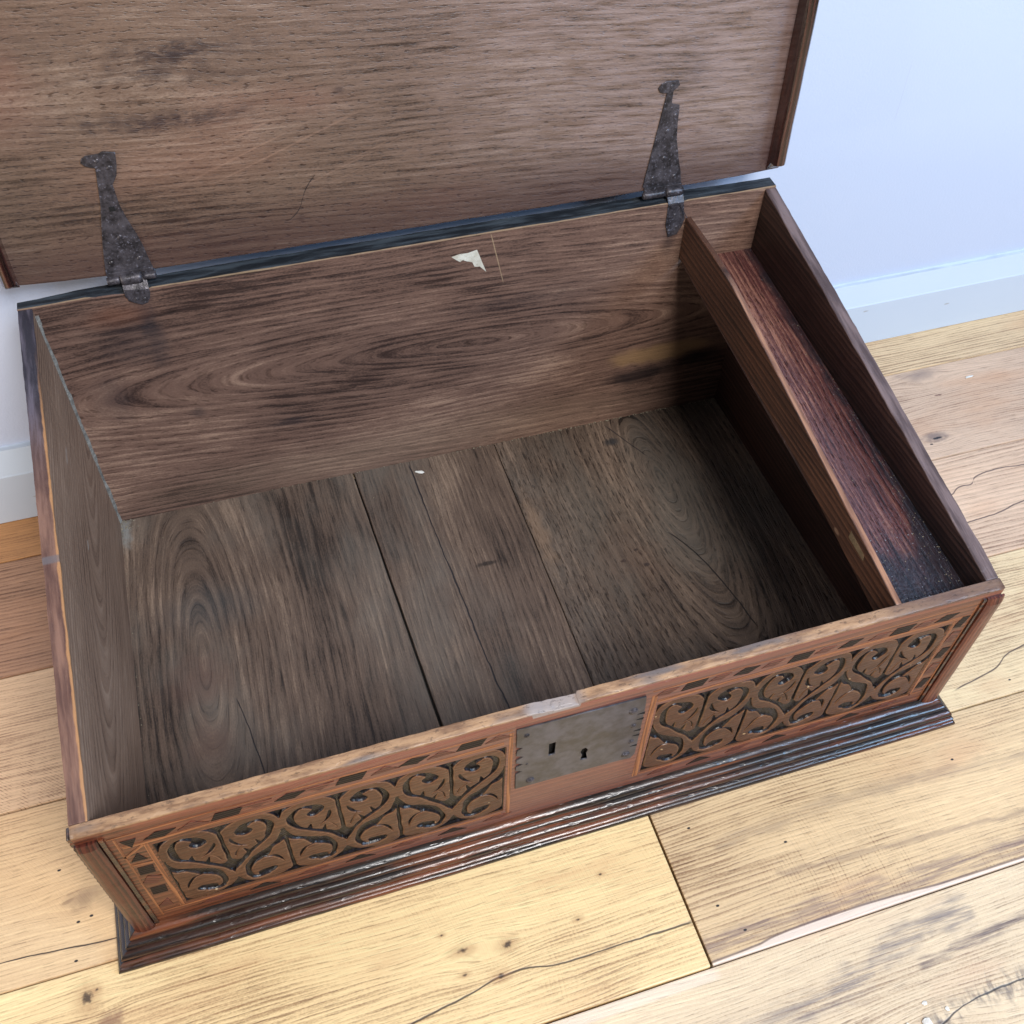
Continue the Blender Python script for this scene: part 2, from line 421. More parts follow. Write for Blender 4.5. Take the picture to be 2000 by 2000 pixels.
for i in range(len(rows) - 1):
    y0, y1 = rows[i], rows[i + 1]; ridx = len(rows) - 2 - i
    ds = defs[names[ridx]] if ridx < 6 else [(XL, 0.1 + 0.37 * (i % 3), extra[i % 2]), (0.1 + 0.37 * (i % 3), XR, extra[(i + 1) % 2])]
    for (a, b, m) in ds:
        gy = 0.0006
        bm = box(a + 0.0004, b - 0.0004, y0 + gy, y1 - gy, -0.015, 0, 'x', 24, bev=0.0013, bseg=2)
        for v in bm.verts:
            if v.co.z > -0.004: v.co.z += -0.0003 * abs(nz(v.co, 9, ridx)) - (0.0002 if False else 0)
            v.co.y += 0.0005 * nz((v.co.x, ridx * 3 + (1 if v.co.y > (y0 + y1) / 2 else 0), 0), 5)
        bm_obj('plank', bm, m, floor)

wm = Gr('white_wall_paint')
n = wm.noise(wm.vec(wm.x, wm.y, wm.z), 3.0, 3.0); m2 = wm.noise(wm.vec(wm.x, wm.y, wm.z), 420.0, 2.0)
col = wm.mix(n, (0.51, 0.59, 0.76), (0.55, 0.62, 0.78))  # white paint with the cool window light's blue put into its colour
s = wm.line(wm.z, wm.x, [(0.30, 0.862), (0.36, 0.860)], 0.0002, 0.0006, 0.001, 60)
col = wm.mix(s * 0.22, col, (0.35, 0.35, 0.36))
s = wm.spot(wm.x, wm.z, 0.735, 0.245, 0.0015, 0.001, 0.4, 0.3, 200); col = wm.mix(s * .7, col, (0.4, 0.36, 0.36))
wm.put(wm.b.inputs['Base Color'], col); wm.b.inputs['Roughness'].default_value = 0.6
bn = wm.nt.nodes.new('ShaderNodeBump'); bn.inputs['Strength'].default_value = 0.35; bn.inputs['Distance'].default_value = 0.0005
wm.put(bn.inputs['Height'], m2); wm.nt.links.new(bn.outputs[0], wm.b.inputs['Normal'])
wyaw = 0.0068
def wallfn(c): return Vector((c.x, c.y + c.x * wyaw, c.z))
bm = box(-1.4, 2.4, 0.487, 0.60, -0.02, 2.4, fn=wallfn)
bm_obj('wall', bm, wm.mat, kind='structure', label='plain white painted wall behind the open lid')
sk = Gr('white_gloss_skirting')
n = sk.noise(sk.vec(sk.x, sk.y, sk.z), 5.0, 4.0)
col = sk.mix(n, (0.50, 0.59, 0.71), (0.58, 0.66, 0.77))  # white gloss, tinted blue for the cool light like the wall
for (a, b) in ((-0.062, 0.030), (1.02, 0.040), (0.90, 0.055)):
    s = sk.spot(sk.x, sk.z, a, b, 0.004, 0.0012, 0.5, 0.5, 200); col = sk.mix(s * .6, col, (0.30, 0.28, 0.27))
s = sk.line(sk.x, sk.z, [(-1.3, 0.0905), (0.9, 0.0905), (2.3, 0.0905)], 0.0002, 0.0007, 0.0004, 30); 
col = sk.mix(s * sk.ss(sk.noise(sk.vec(sk.x * 14, 0, 0), 1, 3), 0.3, 0.6) * 0.5, col, (0.25, 0.27, 0.30))
sk.put(sk.b.inputs['Base Color'], col); sk.b.inputs['Roughness'].default_value = 0.35
prof = [(0.4712, 0.0004), (0.490, 0.0004), (0.490, 0.0915), (0.4868, 0.0912), (0.4815, 0.0904), (0.4722, 0.0652), (0.4712, 0.0636)]
bm = prism(prof, 'x', -1.4, 2.4, 30, bev=0.0006, fn=wallfn, jit=0.0002, jscale=8)
bm_obj('skirting_board', bm, sk.mat, kind='structure', label='white moulded skirting board at the foot of the wall')

# ------------------------------------------------------------------ the desk box
box_root = bpy.data.objects.new('desk_box', None); COL.objects.link(box_root)
box_root.location = (W / 2, D / 2, 0); box_root.empty_display_size = 0.1
box_root['label'] = 'antique carved oak slope-top desk box with its hinged lid standing open'
box_root['category'] = 'wooden box'

BLUEBLK = lin((40, 46, 58), 0.8)
# --- materials of the carcase
def f_front(g, col):
    u, v, w_ = g.u, g.v, g.w
    nk = g.ss((u - 0.3285).abs(), 0.0185, 0.0175) * 0.0040
    top = g.ss(v + w_ * -0.2 + nk, HF - 0.0022, HF - 0.0008)
    wt = g.noise(g.vec(u * 30, w_ * 160, 0), 1, 4, 0.65)
    worn = g.mix(g.ss(wt, 0.35, 0.6), lin((128, 92, 64), K), lin((182, 142, 104), K))
    worn = g.mix(g.ss(g.noise(g.vec(u * 12, w_ * 60, 7), 1, 3), 0.50, 0.68), worn, lin((112, 98, 92), K))
    worn = g.mix(g.ss(u, 0.56, 0.64) * 0.75, worn, lin((98, 74, 66), K))
    worn = g.mix(g.ss((u - 0.330).abs(), 0.034, 0.010) * g.ss(w_, -0.002, 0.004) * 0.0 + g.ss((u - 0.328).abs(), 0.026, 0.016) * 0.75, worn, lin((160, 152, 150), K))
    worn = g.mix(g.ss(g.noise(g.vec(u * 170, w_ * 380, 2), 1, 4, 0.7), 0.54, 0.66) * 0.55, worn, lin((55, 38, 28), K))
    g.ro = g.ro + top * 0.12
    col = g.mix(g.ss((u - 0.35).abs(), 0.30, 0.10) * 0.35, col, lin((150, 104, 98), K))
    col = g.mix(g.ss(v, 0.186, 0.192) * g.ss((u - 0.03) , 0.0, 0.01) * 0.35, col, lin((172, 98, 76), K))
    return g.mix(top, col, worn)
M_front = wood('front_board_oak', 'xzy', ((74, 34, 20), (136, 73, 46), (184, 114, 76)), F=170, ring=0.3, low=0.5, fine=0.6, pore=0.3,
               rough=0.36, coat=0.15, bump=0.18, seed=21, feats=f_front, k=K * 0.62, red=(150, 70, 52, 0.6))
def f_carve(g, col):
    g.ro = g.ro + g.noise(g.vec(g.x * 90, g.z * 90, 1), 1, 3) * 0.3 - 0.15
    col = g.mul(g.ss(g.noise(g.vec(g.x * 45, g.z * 45, 6), 1, 4, 0.7), 0.42, 0.66) * 0.6, col, (0.55, 0.48, 0.45))
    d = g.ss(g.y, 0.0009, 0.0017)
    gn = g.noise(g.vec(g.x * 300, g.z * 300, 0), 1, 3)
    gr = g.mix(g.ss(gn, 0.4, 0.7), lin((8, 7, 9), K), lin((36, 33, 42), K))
    g.h = g.h + g.noise(g.vec(g.x * 700, g.z * 700, 0), 1, 2) * d * 1.5
    edge = g.ss(g.y, 0.0003, 0.0006) * g.ss(g.y, 0.0011, 0.0007)
    col = g.mix(edge * 0.45, col, lin((165, 125, 90), K))
    gx = g.noise(g.vec(g.x * 130, g.z * 130, 3), 1, 1)
    col = g.mix(g.ss(gx, 0.76, 0.79) , col, lin((190, 160, 120), K))
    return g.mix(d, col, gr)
M_carve = wood('carved_oak_waxed', 'xzy', ((66, 36, 24), (108, 64, 42), (152, 98, 66)), F=210, ring=0.16, low=0.35, fine=0.35, pore=0.2,
               rough=0.38, coat=0.12, spec=0.35, bump=0.2, seed=24, feats=f_carve, k=K * 0.62)
M_stile = wood('stile_moulding_oak', 'zxy', ((46, 20, 15), (92, 44, 32), (134, 78, 58)), F=300, ring=0.25, low=0.6, rough=0.30, coat=0.12, spec=0.35, bump=0.12, seed=26, k=K)
M_dark_inlay = wood('dark_inlay_veneer', 'xzy', ((14, 11, 11), (32, 26, 25), (62, 52, 48)), F=400, ring=0.5, rough=0.45, spec=0.12, coat=0.0, seed=28, k=K, pore=0.6)
M_red_inlay = wood('red_brown_inlay_veneer', 'xzy', ((58, 22, 18), (96, 44, 34), (132, 70, 54)), F=300, ring=0.4, rough=0.38, coat=0.0, seed=29, k=K)
M_string = wood('pale_inlay_stringing', 'xzy', ((112, 62, 36), (156, 94, 56), (190, 126, 78)), F=300, rough=0.38, coat=0.05, seed=30, k=K)
def f_plinth(g, col):
    p = g.ss(g.noise(g.vec(g.x * 6, g.z * 130, g.y * 130), 1, 3, 0.6), 0.46, 0.64)
    b = g.ss(g.noise(g.vec(g.x * 9 + 4, g.z * 30, g.y * 30), 1, 3, 0.6), 0.40, 0.58)
    return g.mix(p * b * 0.8, col, lin((128, 68, 36), K))
M_plinth = wood('plinth_moulding_dark_oak', 'xzy', ((12, 7, 7), (30, 18, 15), (60, 36, 27)), F=260, ring=0.3, low=0.6, pore=0.5, pu=90,
                rough=0.34, rvar=0.35, coat=0.5, bump=0.20, seed=31, feats=f_plinth, k=K)
M_plinth_y = wood('plinth_return_dark_oak', 'yxz', ((14, 9, 9), (34, 20, 18), (60, 34, 28)), F=260, rough=0.24, coat=0.6, bump=0.4, seed=32, k=K)

def rimmask(g): return g.ss(g.z - g.y * SL, HF - 0.0016, HF - 0.0006)
def f_sideL(g, col):
    rm = rimmask(g)
    n = g.noise(g.vec(g.y * 14, g.x * 130, 2), 1, 4, 0.6)
    rc = g.mix(g.ss(n, 0.35, 0.62), lin((92, 60, 50), K), lin((142, 104, 86), K))
    bk = g.ss(g.y + (n - 0.5) * 0.05, 0.22, 0.36)
    rc = g.mix(bk, rc, g.mix(g.ss(n, 0.45, 0.7), lin((44, 40, 50), K), lin((100, 92, 104), K)))
    ar = g.ss(g.x + (g.noise(g.vec(g.y * 45, 0, 0), 1, 3) - 0.5) * 0.004, TS - 0.0022, TS - 0.0010) * g.ss(g.y, 0.40, 0.30)
    rc = g.mix(ar * 0.8, rc, lin((196, 142, 92), K))
    nt = g.ss((g.y - 0.2).abs(), 0.004, 0.002)
    rc = g.mix(nt * 0.7, rc, lin((110, 104, 106), K))
    s = g.spot(g.y, g.z, 0.341, 0.201, 0.012, 0.003, 0.3, 0.4, 120); col = g.mix(s * .9, col, lin((170, 150, 135), K))
    s = g.spot(g.y, g.z, 0.285, 0.148, 0.007, 0.0015, 0.3, 0.4, 120); col = g.mix(s * .9, col, lin((190, 180, 170), K))
    return g.mix(rm, col, rc)
def f_sideR(g, col):
    rm = rimmask(g)
    n = g.noise(g.vec(g.y * 14, g.x * 130, 5), 1, 4, 0.6)
    rc = g.mix(g.ss(n, 0.35, 0.65), lin((74, 56, 54), K), lin((124, 104, 102), K))
    return g.mix(rm, col, rc)
INN = ((60, 45, 38), (118, 96, 82), (166, 140, 122))
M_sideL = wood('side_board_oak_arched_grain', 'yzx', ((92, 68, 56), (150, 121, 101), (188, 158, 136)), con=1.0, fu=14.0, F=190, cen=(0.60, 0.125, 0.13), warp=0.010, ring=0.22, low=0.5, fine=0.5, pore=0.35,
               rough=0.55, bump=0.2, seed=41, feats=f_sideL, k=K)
M_sideR = wood('side_board_oak_shaded', 'yzx', ((24, 14, 12), (50, 31, 27), (80, 54, 46)), F=170, ring=0.4, rough=0.5, bump=0.2, seed=43, feats=f_sideR, k=K)  # right board coloured darker to stand in for the shade by the till
def f_back(g, col):
    u, v = g.u, g.v
    top = g.ss(g.y, D - TB + 0.0003, D - TB + 0.0012) * g.ss(g.z, 0.276, 0.278)
    tn = g.noise(g.vec(u * 20, g.y * 160, 1), 1, 4, 0.6)
    tc = g.mix(g.ss(tn, 0.4, 0.7), lin((28, 32, 38), K), lin((70, 78, 86), K))
    s = g.spot(u, v, 0.605, 0.096, 0.062, 0.014, 0.55, 0.45, 50)      # pale sapwood patch
    col = g.mix(s * 0.75, col, lin((164, 130, 92), K))
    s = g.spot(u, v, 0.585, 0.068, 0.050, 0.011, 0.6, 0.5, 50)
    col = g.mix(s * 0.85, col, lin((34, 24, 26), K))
    s = g.spot(u, v, 0.655, 0.078, 0.036, 0.014, 0.9, 0.6, 50); col = g.mix(s * 0.85, col, (0.006, 0.004, 0.005))  # shade under the till painted onto the back board
    for (a, b, ru, rv, q) in ((0.097, 0.255, 0.009, 0.022, 0.6), (0.099, 0.225, 0.009, 0.030, 0.45), (0.075, 0.235, 0.03, 0.03, 0.35), (0.594, 0.255, 0.010, 0.030, 0.6), (0.20, 0.10, 0.02, 0.006, 0.4), (0.117, 0.135, 0.008, 0.006, 0.5),
                              (0.45, 0.20, 0.07, 0.012, 0.25), (0.05, 0.17, 0.02, 0.03, 0.35)):
        s = g.spot(u, v, a, b, ru, rv, 0.9, 0.7, 70); col = g.mix(s * q, col, lin((44, 40, 46), K))
    s = g.spot(u, v, 0.075, 0.262, 0.03, 0.012, 0.9, 0.5, 50); col = g.mix(s * 0.3, col, lin((150, 96, 70), K))
    s = g.spot(u, v, 0.33, 0.030, 0.30, 0.035, 0.9, 0.4, 30); col = g.mix(s * 0.30, col, lin((148, 126, 106), K))
    s = g.line(v, u, [(0.228, 0.4225), (0.255, 0.4165), (0.283, 0.410)], 0.0002, 0.0006, 0.0003, 60); col = g.mix(s * .8, col, lin((176, 150, 120), K))
    ar = g.ss(g.z + (tn - 0.5) * 0.002, 0.2840, 0.2850)
    col = g.mix(ar * 0.7, col, lin((168, 142, 112), K))
    return g.mix(top, col, tc)
M_back = wood('back_board_oak_figured', 'xzy', ((58, 40, 35), (124, 95, 82), (178, 145, 124)), F=165, cen=(0.40, 0.170, 0.12), warp=0.012, ring=0.12, low=0.66, fine=0.62, fu=14.0,
              pore=0.6, pu=90, pv=800, rough=0.55, bump=0.3, seed=45, feats=f_back, k=K, slope=0.03)
M_back_o = M_back

# --- carcase boards
def lock_notch():
    pts = [(0.0, 0.004), (W, 0.004), (W, HF)]
    pts += [(0.3460, HF), (0.3457, HF - 0.0034)]
    rnd = random.Random(3)
    n = 12
    for i in range(n):
        pts.append((0.3450 - 0.033 * i / (n - 1), HF - 0.0030 + 0.0030 * (i / (n - 1)) ** 1.5 + rnd.uniform(-.0004, .0004)))
    pts += [(0.0, HF)]
    return pts
PL = (0.042, 0.292, 0.0500, 0.1590)     # carved panel openings x0,x1,z0,z1
PR = (0.411, 0.6665, 0.0485, 0.1595)
def rect(p, e=0.0): return [(p[0] - e, p[2] - e), (p[0] - e, p[3] + e), (p[1] + e, p[3] + e), (p[1] + e, p[2] - e)]
keyA = [(0.3250, 0.1475), (0.3302, 0.1480), (0.3306, 0.1290), (0.3256, 0.1290)]
keyB = [(0.3520, 0.1195), (0.3532, 0.1240), (0.3560, 0.1245), (0.3580, 0.1200), (0.3570, 0.1150), (0.3588, 0.1050), (0.3528, 0.1062), (0.3538, 0.1140)]
def grow(lp, e):
    cx = sum(p[0] for p in lp) / len(lp); cz = sum(p[1] for p in lp) / len(lp)
    return [(cx + (p[0] - cx) * e, cz + (p[1] - cz) * e) for p in lp]
me = xz_plate([lock_notch(), rect(PL), rect(PR), grow(keyA, 1.7), grow(keyB, 1.7)], TF, TF / 2, 0.0006)
bm = bmesh.new(); bm.from_mesh(me)
bmesh.ops.remove_doubles(bm, verts=bm.verts, dist=1e-6)
es = [e for e in bm.edges if abs(e.verts[0].co.z - e.verts[1].co.z) < 0.002 and min(v.co.z for v in e.verts) > 0.19 and e.calc_length() > 0.02]
bmesh.ops.subdivide_edges(bm, edges=es, cuts=60)
bmesh.ops.triangulate(bm, faces=[f for f in bm.faces if len(f.verts) > 4])
for v in bm.verts:
    if v.co.z > 0.19:
        v.co.z += (v.co.y) * SL + 0.0005 * nz(v.co, 60) + 0.0003 * nz(v.co, 200)
        v.co.y += 0.0004 * nz(v.co, 70, 5) + 0.0003 * nz(v.co, 220, 5)
front = bm_obj('front_board', bm, M_front, box_root)

# carved scroll panels: each a relief mesh
def seg_sdf(P, pts):
    """signed distance to a tapering polyline [(x,z,halfwidth)...]"""
    best = np.full(P.shape[:-1], 1e9)
    for (a, b) in zip(pts[:-1], pts[1:]):
        A = np.array(a[:2]); B = np.array(b[:2]); d = B - A
        t = np.clip(((P - A) @ d) / (d @ d + 1e-12), 0, 1)
        dist = np.hypot(P[..., 0] - (A[0] + t * d[0]), P[..., 1] - (A[1] + t * d[1])) - (a[2] + t * (b[2] - a[2]))
        best = np.minimum(best, dist)
    return best
def smooth_pts(pts, n=6, closed=False):
    out = []; N = len(pts); rng = range(N if closed else N - 1)
    for i in rng:
        p = [np.array(pts[(i + k) % N] if closed else pts[min(max(i + k, 0), N - 1)], float) for k in (-1, 0, 1, 2)]
        for j in range(n):
            t = j / n
            out.append(0.5 * ((2 * p[1]) + (-p[0] + p[2]) * t + (2 * p[0] - 5 * p[1] + 4 * p[2] - p[3]) * t * t + (-p[0] + 3 * p[1] - 3 * p[2] + p[3]) * t ** 3))
    if not closed: out.append(np.array(pts[-1], float))
    return [tuple(q) for q in out]
def poly_sdf(P, pts):
    x, z = P[..., 0], P[..., 1]; inside = np.zeros(x.shape, bool); best = np.full(x.shape, 1e9)
    n = len(pts)
    for i in range(n):
        ax, az = pts[i]; bx, bz = pts[(i + 1) % n]
        c = ((az > z) != (bz > z)) & (x < (bx - ax) * (z - az) / (bz - az + 1e-12) + ax)
        inside ^= c
        d = np.array([bx - ax, bz - az]); t = np.clip(((x - ax) * d[0] + (z - az) * d[1]) / (d @ d + 1e-12), 0, 1)
        best = np.minimum(best, np.hypot(x - (ax + t * d[0]), z - (az + t * d[1])))
    return np.where(inside, -best, best)
def carve_cell(P):
    """P in millimetres: u 0..41.5, z 50..159. returns ground sdf, groove sdf"""
    S = lambda p, n=5: seg_sdf(P, smooth_pts(p, n))
    L = lambda p: seg_sdf(P, p)
    G = [
        S([(28.5, 139.5, 2.9), (27.0, 145, 3.2), (23, 148.8, 2.8), (17, 150.8, 1.3), (12, 148.6, 1.5), (8.2, 141, 2.2), (7.6, 131, 2.3), (11, 121.0, 1.6), (17, 114.6, 1.5), (26, 105.6, 1.9), (34, 95.0, 1.7), (39.5, 83, 0.8)]),
        seg_sdf(P, [(24.5, 138.5, 4.6), (27.0, 141.5, 4.8)]),
        L([(18, 115.5, 1.5), (19.6, 122.0, 0.15)]), L([(27, 106.5, 1.6), (29.6, 114.0, 0.15)]),
        poly_sdf(P, [(43, 103), (40.8, 102), (37.5, 98.0), (34, 98.5), (37, 91), (40.6, 80), (43, 76)]),
        L([(41.5, 150, 1.1), (41.5, 96, 1.2)]),
        poly_sdf(P, smooth_pts([(25, 160), (31.5, 157.6), (37, 152.5), (40.6, 146), (41.4, 142)], 4) + [(43, 142), (43, 162), (25, 162)]),
        poly_sdf(P, [(-2, 162), (14, 160.5)] + smooth_pts([(13, 158.6), (7, 156), (2.6, 151), (0.2, 144)], 4) + [(-2, 144)]),
        poly_sdf(P, smooth_pts([(0.2, 126.5), (5, 112.5), (12, 104.5), (21, 99.0), (27.5, 94.5), (31.8, 86.4), (34.3, 74.5), (33.2, 63.5), (27, 56.8), (21, 58.5)], 4) +
                 smooth_pts([(22, 59.8), (29.0, 63.0), (30.9, 73.0), (27.8, 81.0), (21.8, 86.4), (16.8, 89.6), (13.8, 95), (10.0, 101.0), (4.5, 104.0), (0.8, 109), (-1, 110)], 4) + [(-2, 127)]),
        seg_sdf(P, [(16.2, 64.5, 4.4), (21.0, 63.6, 5.0)]), S([(21, 61, 4.0), (26, 58.5, 2.4), (30, 60, 2.0)]),
        L([(0, 126, 1.1), (0, 58, 1.0)]),
        poly_sdf(P, smooth_pts([(22, 50.2), (30, 53.4), (36.6, 58.5), (41.3, 66.5)], 4) + [(43, 66), (43, 47), (22, 47)]),
        poly_sdf(P, [(-2, 61), (0.4, 60)] + smooth_pts([(2.4, 55.4), (8, 52.2), (16, 50.2)], 4) + [(16, 47), (-2, 47)]),
    ]
    g = G[0]
    for q in G[1:]: g = np.minimum(g, q)
    V = [S([(35.6, 135.5, 0.2), (34.6, 129, 1.4), (31.4, 122, 1.2), (25.6, 117, 0.15)]),
         S([(18.5, 88.0, 0.5), (12.5, 86.5, 1.4), (8.4, 80, 1.2), (6.0, 72, 0.15)]),
         S([(30, 119, 0.1), (34.2, 113, 0.35), (36.6, 105, 0.3)])]
    h = V[0]
    for q in V[1:]: h = np.minimum(h, q)
    return g, h
def carved_panel(p):
    x0, x1, z0, z1 = p
    nx = int((x1 - x0) / 0.00045); nzz = int((z1 - z0) / 0.00045)
    xs = np.linspace(x0, x1, nx + 1); zs = np.linspace(z0, z1, nzz + 1)
    XX, ZZ = np.meshgrid(xs, zs)
    per = (x1 - x0) / 3
    q = np.mod(XX - x0, per) / per * 2
    cell = np.floor((XX - x0) / (per / 2))
    u = np.where(q > 1, 2 - q, q) * 41.5
    zz = 50 + (ZZ - z0) / (z1 - z0) * 109
    # hand-cut irregularity, different in every cell
    ju = np.sin(cell * 2.1 + zz * 0.11 + x0 * 40) * 0.60 + np.sin(zz * 0.27 + cell * 1.3) * 0.34
    jz = np.sin(cell * 1.7 + u * 0.16 + x0 * 40) * 0.95 + np.sin(u * 0.33 + cell * 2.9) * 0.40
    fade = np.clip(np.minimum(u, 41.5 - u) / 5, 0, 1)
    P = np.stack([u + ju * fade, zz + jz], -1)
    g, h = carve_cell(P)
    rnd = (np.sin(XX * 1900 + ZZ * 700) + np.sin(ZZ * 2300 - XX * 900)) * 0.5
    dep = (2.7 + 0.5 * np.sin(XX * 95 + ZZ * 60)) * np.clip(0.5 - (g + 0.16 * np.sin(XX * 520 + ZZ * 310)) / 0.9, 0, 1) ** 0.8 + 0.18 * rnd * np.clip(-g, 0, 1)
    dep = np.maximum(dep, 2.4 * np.clip(0.45 - h / 0.9, 0, 1))
    dep += 0.42 * np.exp(-np.clip(g, 0, 9) / 1.1) * (g > 0)                 # rolled edges
    dep += 0.10 * (np.sin(XX * 210 + ZZ * 90) * np.sin(ZZ * 260 - 1)) 
    edge = np.minimum(np.minimum(XX - x0, x1 - XX), np.minimum(ZZ - z0, z1 - ZZ)) * 1000
    dep = np.where(edge < 0.3, 0.0 + (dep > 1) * 0.0, dep)
    Y = 0.0002 + dep / 1000
    co = np.stack([XX, Y, ZZ], -1).reshape(-1, 3)
    idx = np.arange((nx + 1) * (nzz + 1)).reshape(nzz + 1, nx + 1)
    f = np.stack([idx[:-1, :-1], idx[:-1, 1:], idx[1:, 1:], idx[1:, :-1]], -1).reshape(-1, 4)
    # closed sides and back so that the relief is a solid board
    b = len(co); back = np.array([[x0, 0.0075, z0], [x1, 0.0075, z0], [x1, 0.0075, z1], [x0, 0.0075, z1]])
    co = np.vstack([co, back])
    faces = f.tolist()
    faces.append([b, b + 3, b + 2, b + 1])
    faces.append(idx[0, :].tolist()[::-1] + [b, b + 1]); faces.append(idx[-1, :].tolist() + [b + 2, b + 3])
    faces.append(idx[:, 0].tolist() + [b + 3, b]); faces.append(idx[:, -1].tolist()[::-1] + [b + 1, b + 2])
    me = bpy.data.meshes.new('carved_panel'); me.from_pydata(co.tolist(), [], faces); me.update()
    for i, pgn in enumerate(me.polygons):
        if i < len(f): pgn.use_smooth = True
    return link('carved_panel', me, M_carve, front)
carved_panel(PL); carved_panel(PR)

# inlaid border: lozenges and stringing let into the front board (sub-parts)
def shape(kind, w_, h_):
    if kind == 'loz': return [(-w_ / 2, -h_ * .30), (w_ * .10, -h_ / 2), (w_ / 2, h_ * .30), (-w_ * .10, h_ / 2)]
    if kind == 'par': return [(-w_ / 2, -h_ / 2), (w_ * .32, -h_ / 2), (w_ / 2, h_ / 2), (-w_ * .32, h_ / 2)]
    if kind == 'tri': return [(-w_ / 2, -h_ / 2), (w_ / 2, -h_ / 2), (0, h_ / 2)]
    if kind == 'trd': return [(-w_ / 2, h_ / 2), (0, -h_ / 2), (w_ / 2, h_ / 2)]
    return [(-w_ / 2, -h_ / 2), (w_ / 2, -h_ / 2), (w_ / 2, h_ / 2), (-w_ / 2, h_ / 2)]
cache = {}
def inlay(kind, x, z, w_, h_, mat, rot=0.0, name='inlay_lozenge'):
    key = (kind, w_, h_, mat.name)
    if key not in cache:
        me = fill2d([shape(kind, w_, h_)], 0.0006, 0.0)
        for v in me.vertices: v.co = Vector((v.co.x, -v.co.z, v.co.y))
        me.materials.append(mat); cache[key] = me
    o = bpy.data.objects.new(name, cache[key]); COL.objects.link(o); o.parent = front
    o.location = (x, -0.00005, z); o.rotation_euler = (0, rot, 0)
# top border, left half and right half
rnd = random.Random(5)
for i, (x, z) in enumerate(((0.0499, 0.1716), (0.0946, 0.1742), (0.1375, 0.1752), (0.1795, 0.1763), (0.2241, 0.1765), (0.2657, 0.1772))):
    inlay('loz' if i % 2 == 0 else 'par', x, z, 0.0225, 0.0092, M_dark_inlay, rnd.uniform(-.04, .04))
for x, z in ((0.0715, 0.1735), (0.1148, 0.1750), (0.1574, 0.1751), (0.2033, 0.1765), (0.2435, 0.1766), (0.2860, 0.1770)):
    inlay('tri' if rnd.random() < .6 else 'trd', x, z, 0.021, 0.0080, M_red_inlay, rnd.uniform(-.04, .04))
for i, (x, z) in enumerate(((0.4382, 0.1765), (0.4810, 0.1759), (0.5272, 0.1742), (0.5703, 0.1738), (0.6168, 0.1728), (0.6568, 0.1730))):
    inlay('loz' if i % 2 else 'par', x, z, 0.0215, 0.0094, M_dark_inlay, rnd.uniform(-.04, .04))
for x, z in ((0.4160, 0.1765), (0.4589, 0.1768), (0.5033, 0.1755), (0.5480, 0.1745), (0.5960, 0.1725), (0.6370, 0.1725)):
    inlay('loz', x, z, 0.019, 0.0080, M_red_inlay, rnd.uniform(-.04, .04))
for i in range(7):
    inlay('tri' if i % 2 else 'loz', 0.062 + 0.0375 * i, 0.0415, 0.024, 0.0075, M_dark_inlay if i % 2 else M_red_inlay, 0.05)
    inlay('tri' if i % 2 else 'loz', 0.430 + 0.0360 * i, 0.0405, 0.023, 0.0075, M_dark_inlay if i % 2 else M_red_inlay, -0.05)
for kd, z, m, r_ in (('trd', 0.1690, M_dark_inlay, 0), ('tri', 0.1470, M_dark_inlay, 0.1), ('sq', 0.1235, M_dark_inlay, 0.06), ('sq', 0.1060, M_red_inlay, .5), ('sq', 0.0860, M_dark_inlay, 0.05), ('tri', 0.0620, M_red_inlay, .3)):
    inlay(kd, 0.0302, z, 0.0105, 0.0120, m, r_)
for z, m in ((0.1593, M_dark_inlay), (0.1377, M_red_inlay), (0.1131, M_dark_inlay), (0.0890, M_red_inlay), (0.0644, M_dark_inlay)):
    inlay('par', 0.6757, z, 0.0095, 0.0150, m, 0.15)
def strip(x0, z0, x1, z1, w_, mat=None):
    L_ = math.hypot(x1 - x0, z1 - z0)
    me = fill2d([[(0, -w_ / 2), (L_, -w_ / 2), (L_, w_ / 2), (0, w_ / 2)]], 0.0004)
    for v in me.vertices: v.co = Vector((v.co.x, -v.co.z, v.co.y))
    o = link('inlay_string', me, mat or M_string, front); o.location = (x0, -0.00002, z0)
    o.rotation_euler = (0, -math.atan2(z1 - z0, x1 - x0), 0)
for (a, b) in ((0.0185, 0.296), (0.404, 0.683)):
    strip(a, 0.1822, b, 0.1822, 0.0016); strip(a + .006, 0.1655, b - 0.006, 0.1655, 0.0034)
    strip(a + .006, 0.0467, b - 0.006, 0.0467, 0.0022)
strip(0.0225, 0.040, 0.0225, 0.180, 0.0015); strip(0.0388, 0.048, 0.0388, 0.163, 0.0030)
strip(0.0222, 0.150, 0.0370, 0.163, 0.0024); strip(0.0230, 0.136, 0.0372, 0.134, 0.0024)
strip(0.2955, 0.040, 0.2955, 0.178, 0.0030); strip(0.4065, 0.044, 0.4065, 0.176, 0.0045); strip(0.6825, 0.040, 0.6825, 0.180, 0.0014)
strip(0.6690, 0.046, 0.6690, 0.162, 0.0022)

# stile mouldings at the two ends of the front
def stile(x0, x1, wgt=0.0045):
    prof = [(x0, 0.0)]
    for i in range(9):
        t = i / 8; prof.append((x0 + (x1 - x0) * t, -wgt * min(1.0, math.sin(math.pi * (0.10 + 0.80 * t)) ** 0.5 * 1.05)))
    prof.append((x1, 0.0))
    bm = prism(prof, 'z', 0.0285, 0.1872, 26, jit=0.0003, jscale=50)
    for v in bm.verts:
        if v.co.z > 0.186: v.co.y *= 0.55
    bm_obj('stile_moulding', bm, M_stile, box_root, smooth=False)
stile(-0.0005, 0.0140); stile(0.6875, 0.7030)
# added dark strip standing in for the shade beside each stile
for a, b in ((0.0145, 0.0175), (0.6840, 0.6870)):
    bm_obj('stile_shade_strip', box(a, b, -0.0016, -0.0001, 0.030, 0.187, 'z', 12, bev=0.0004, jit=0.0002), M_plinth, box_root)
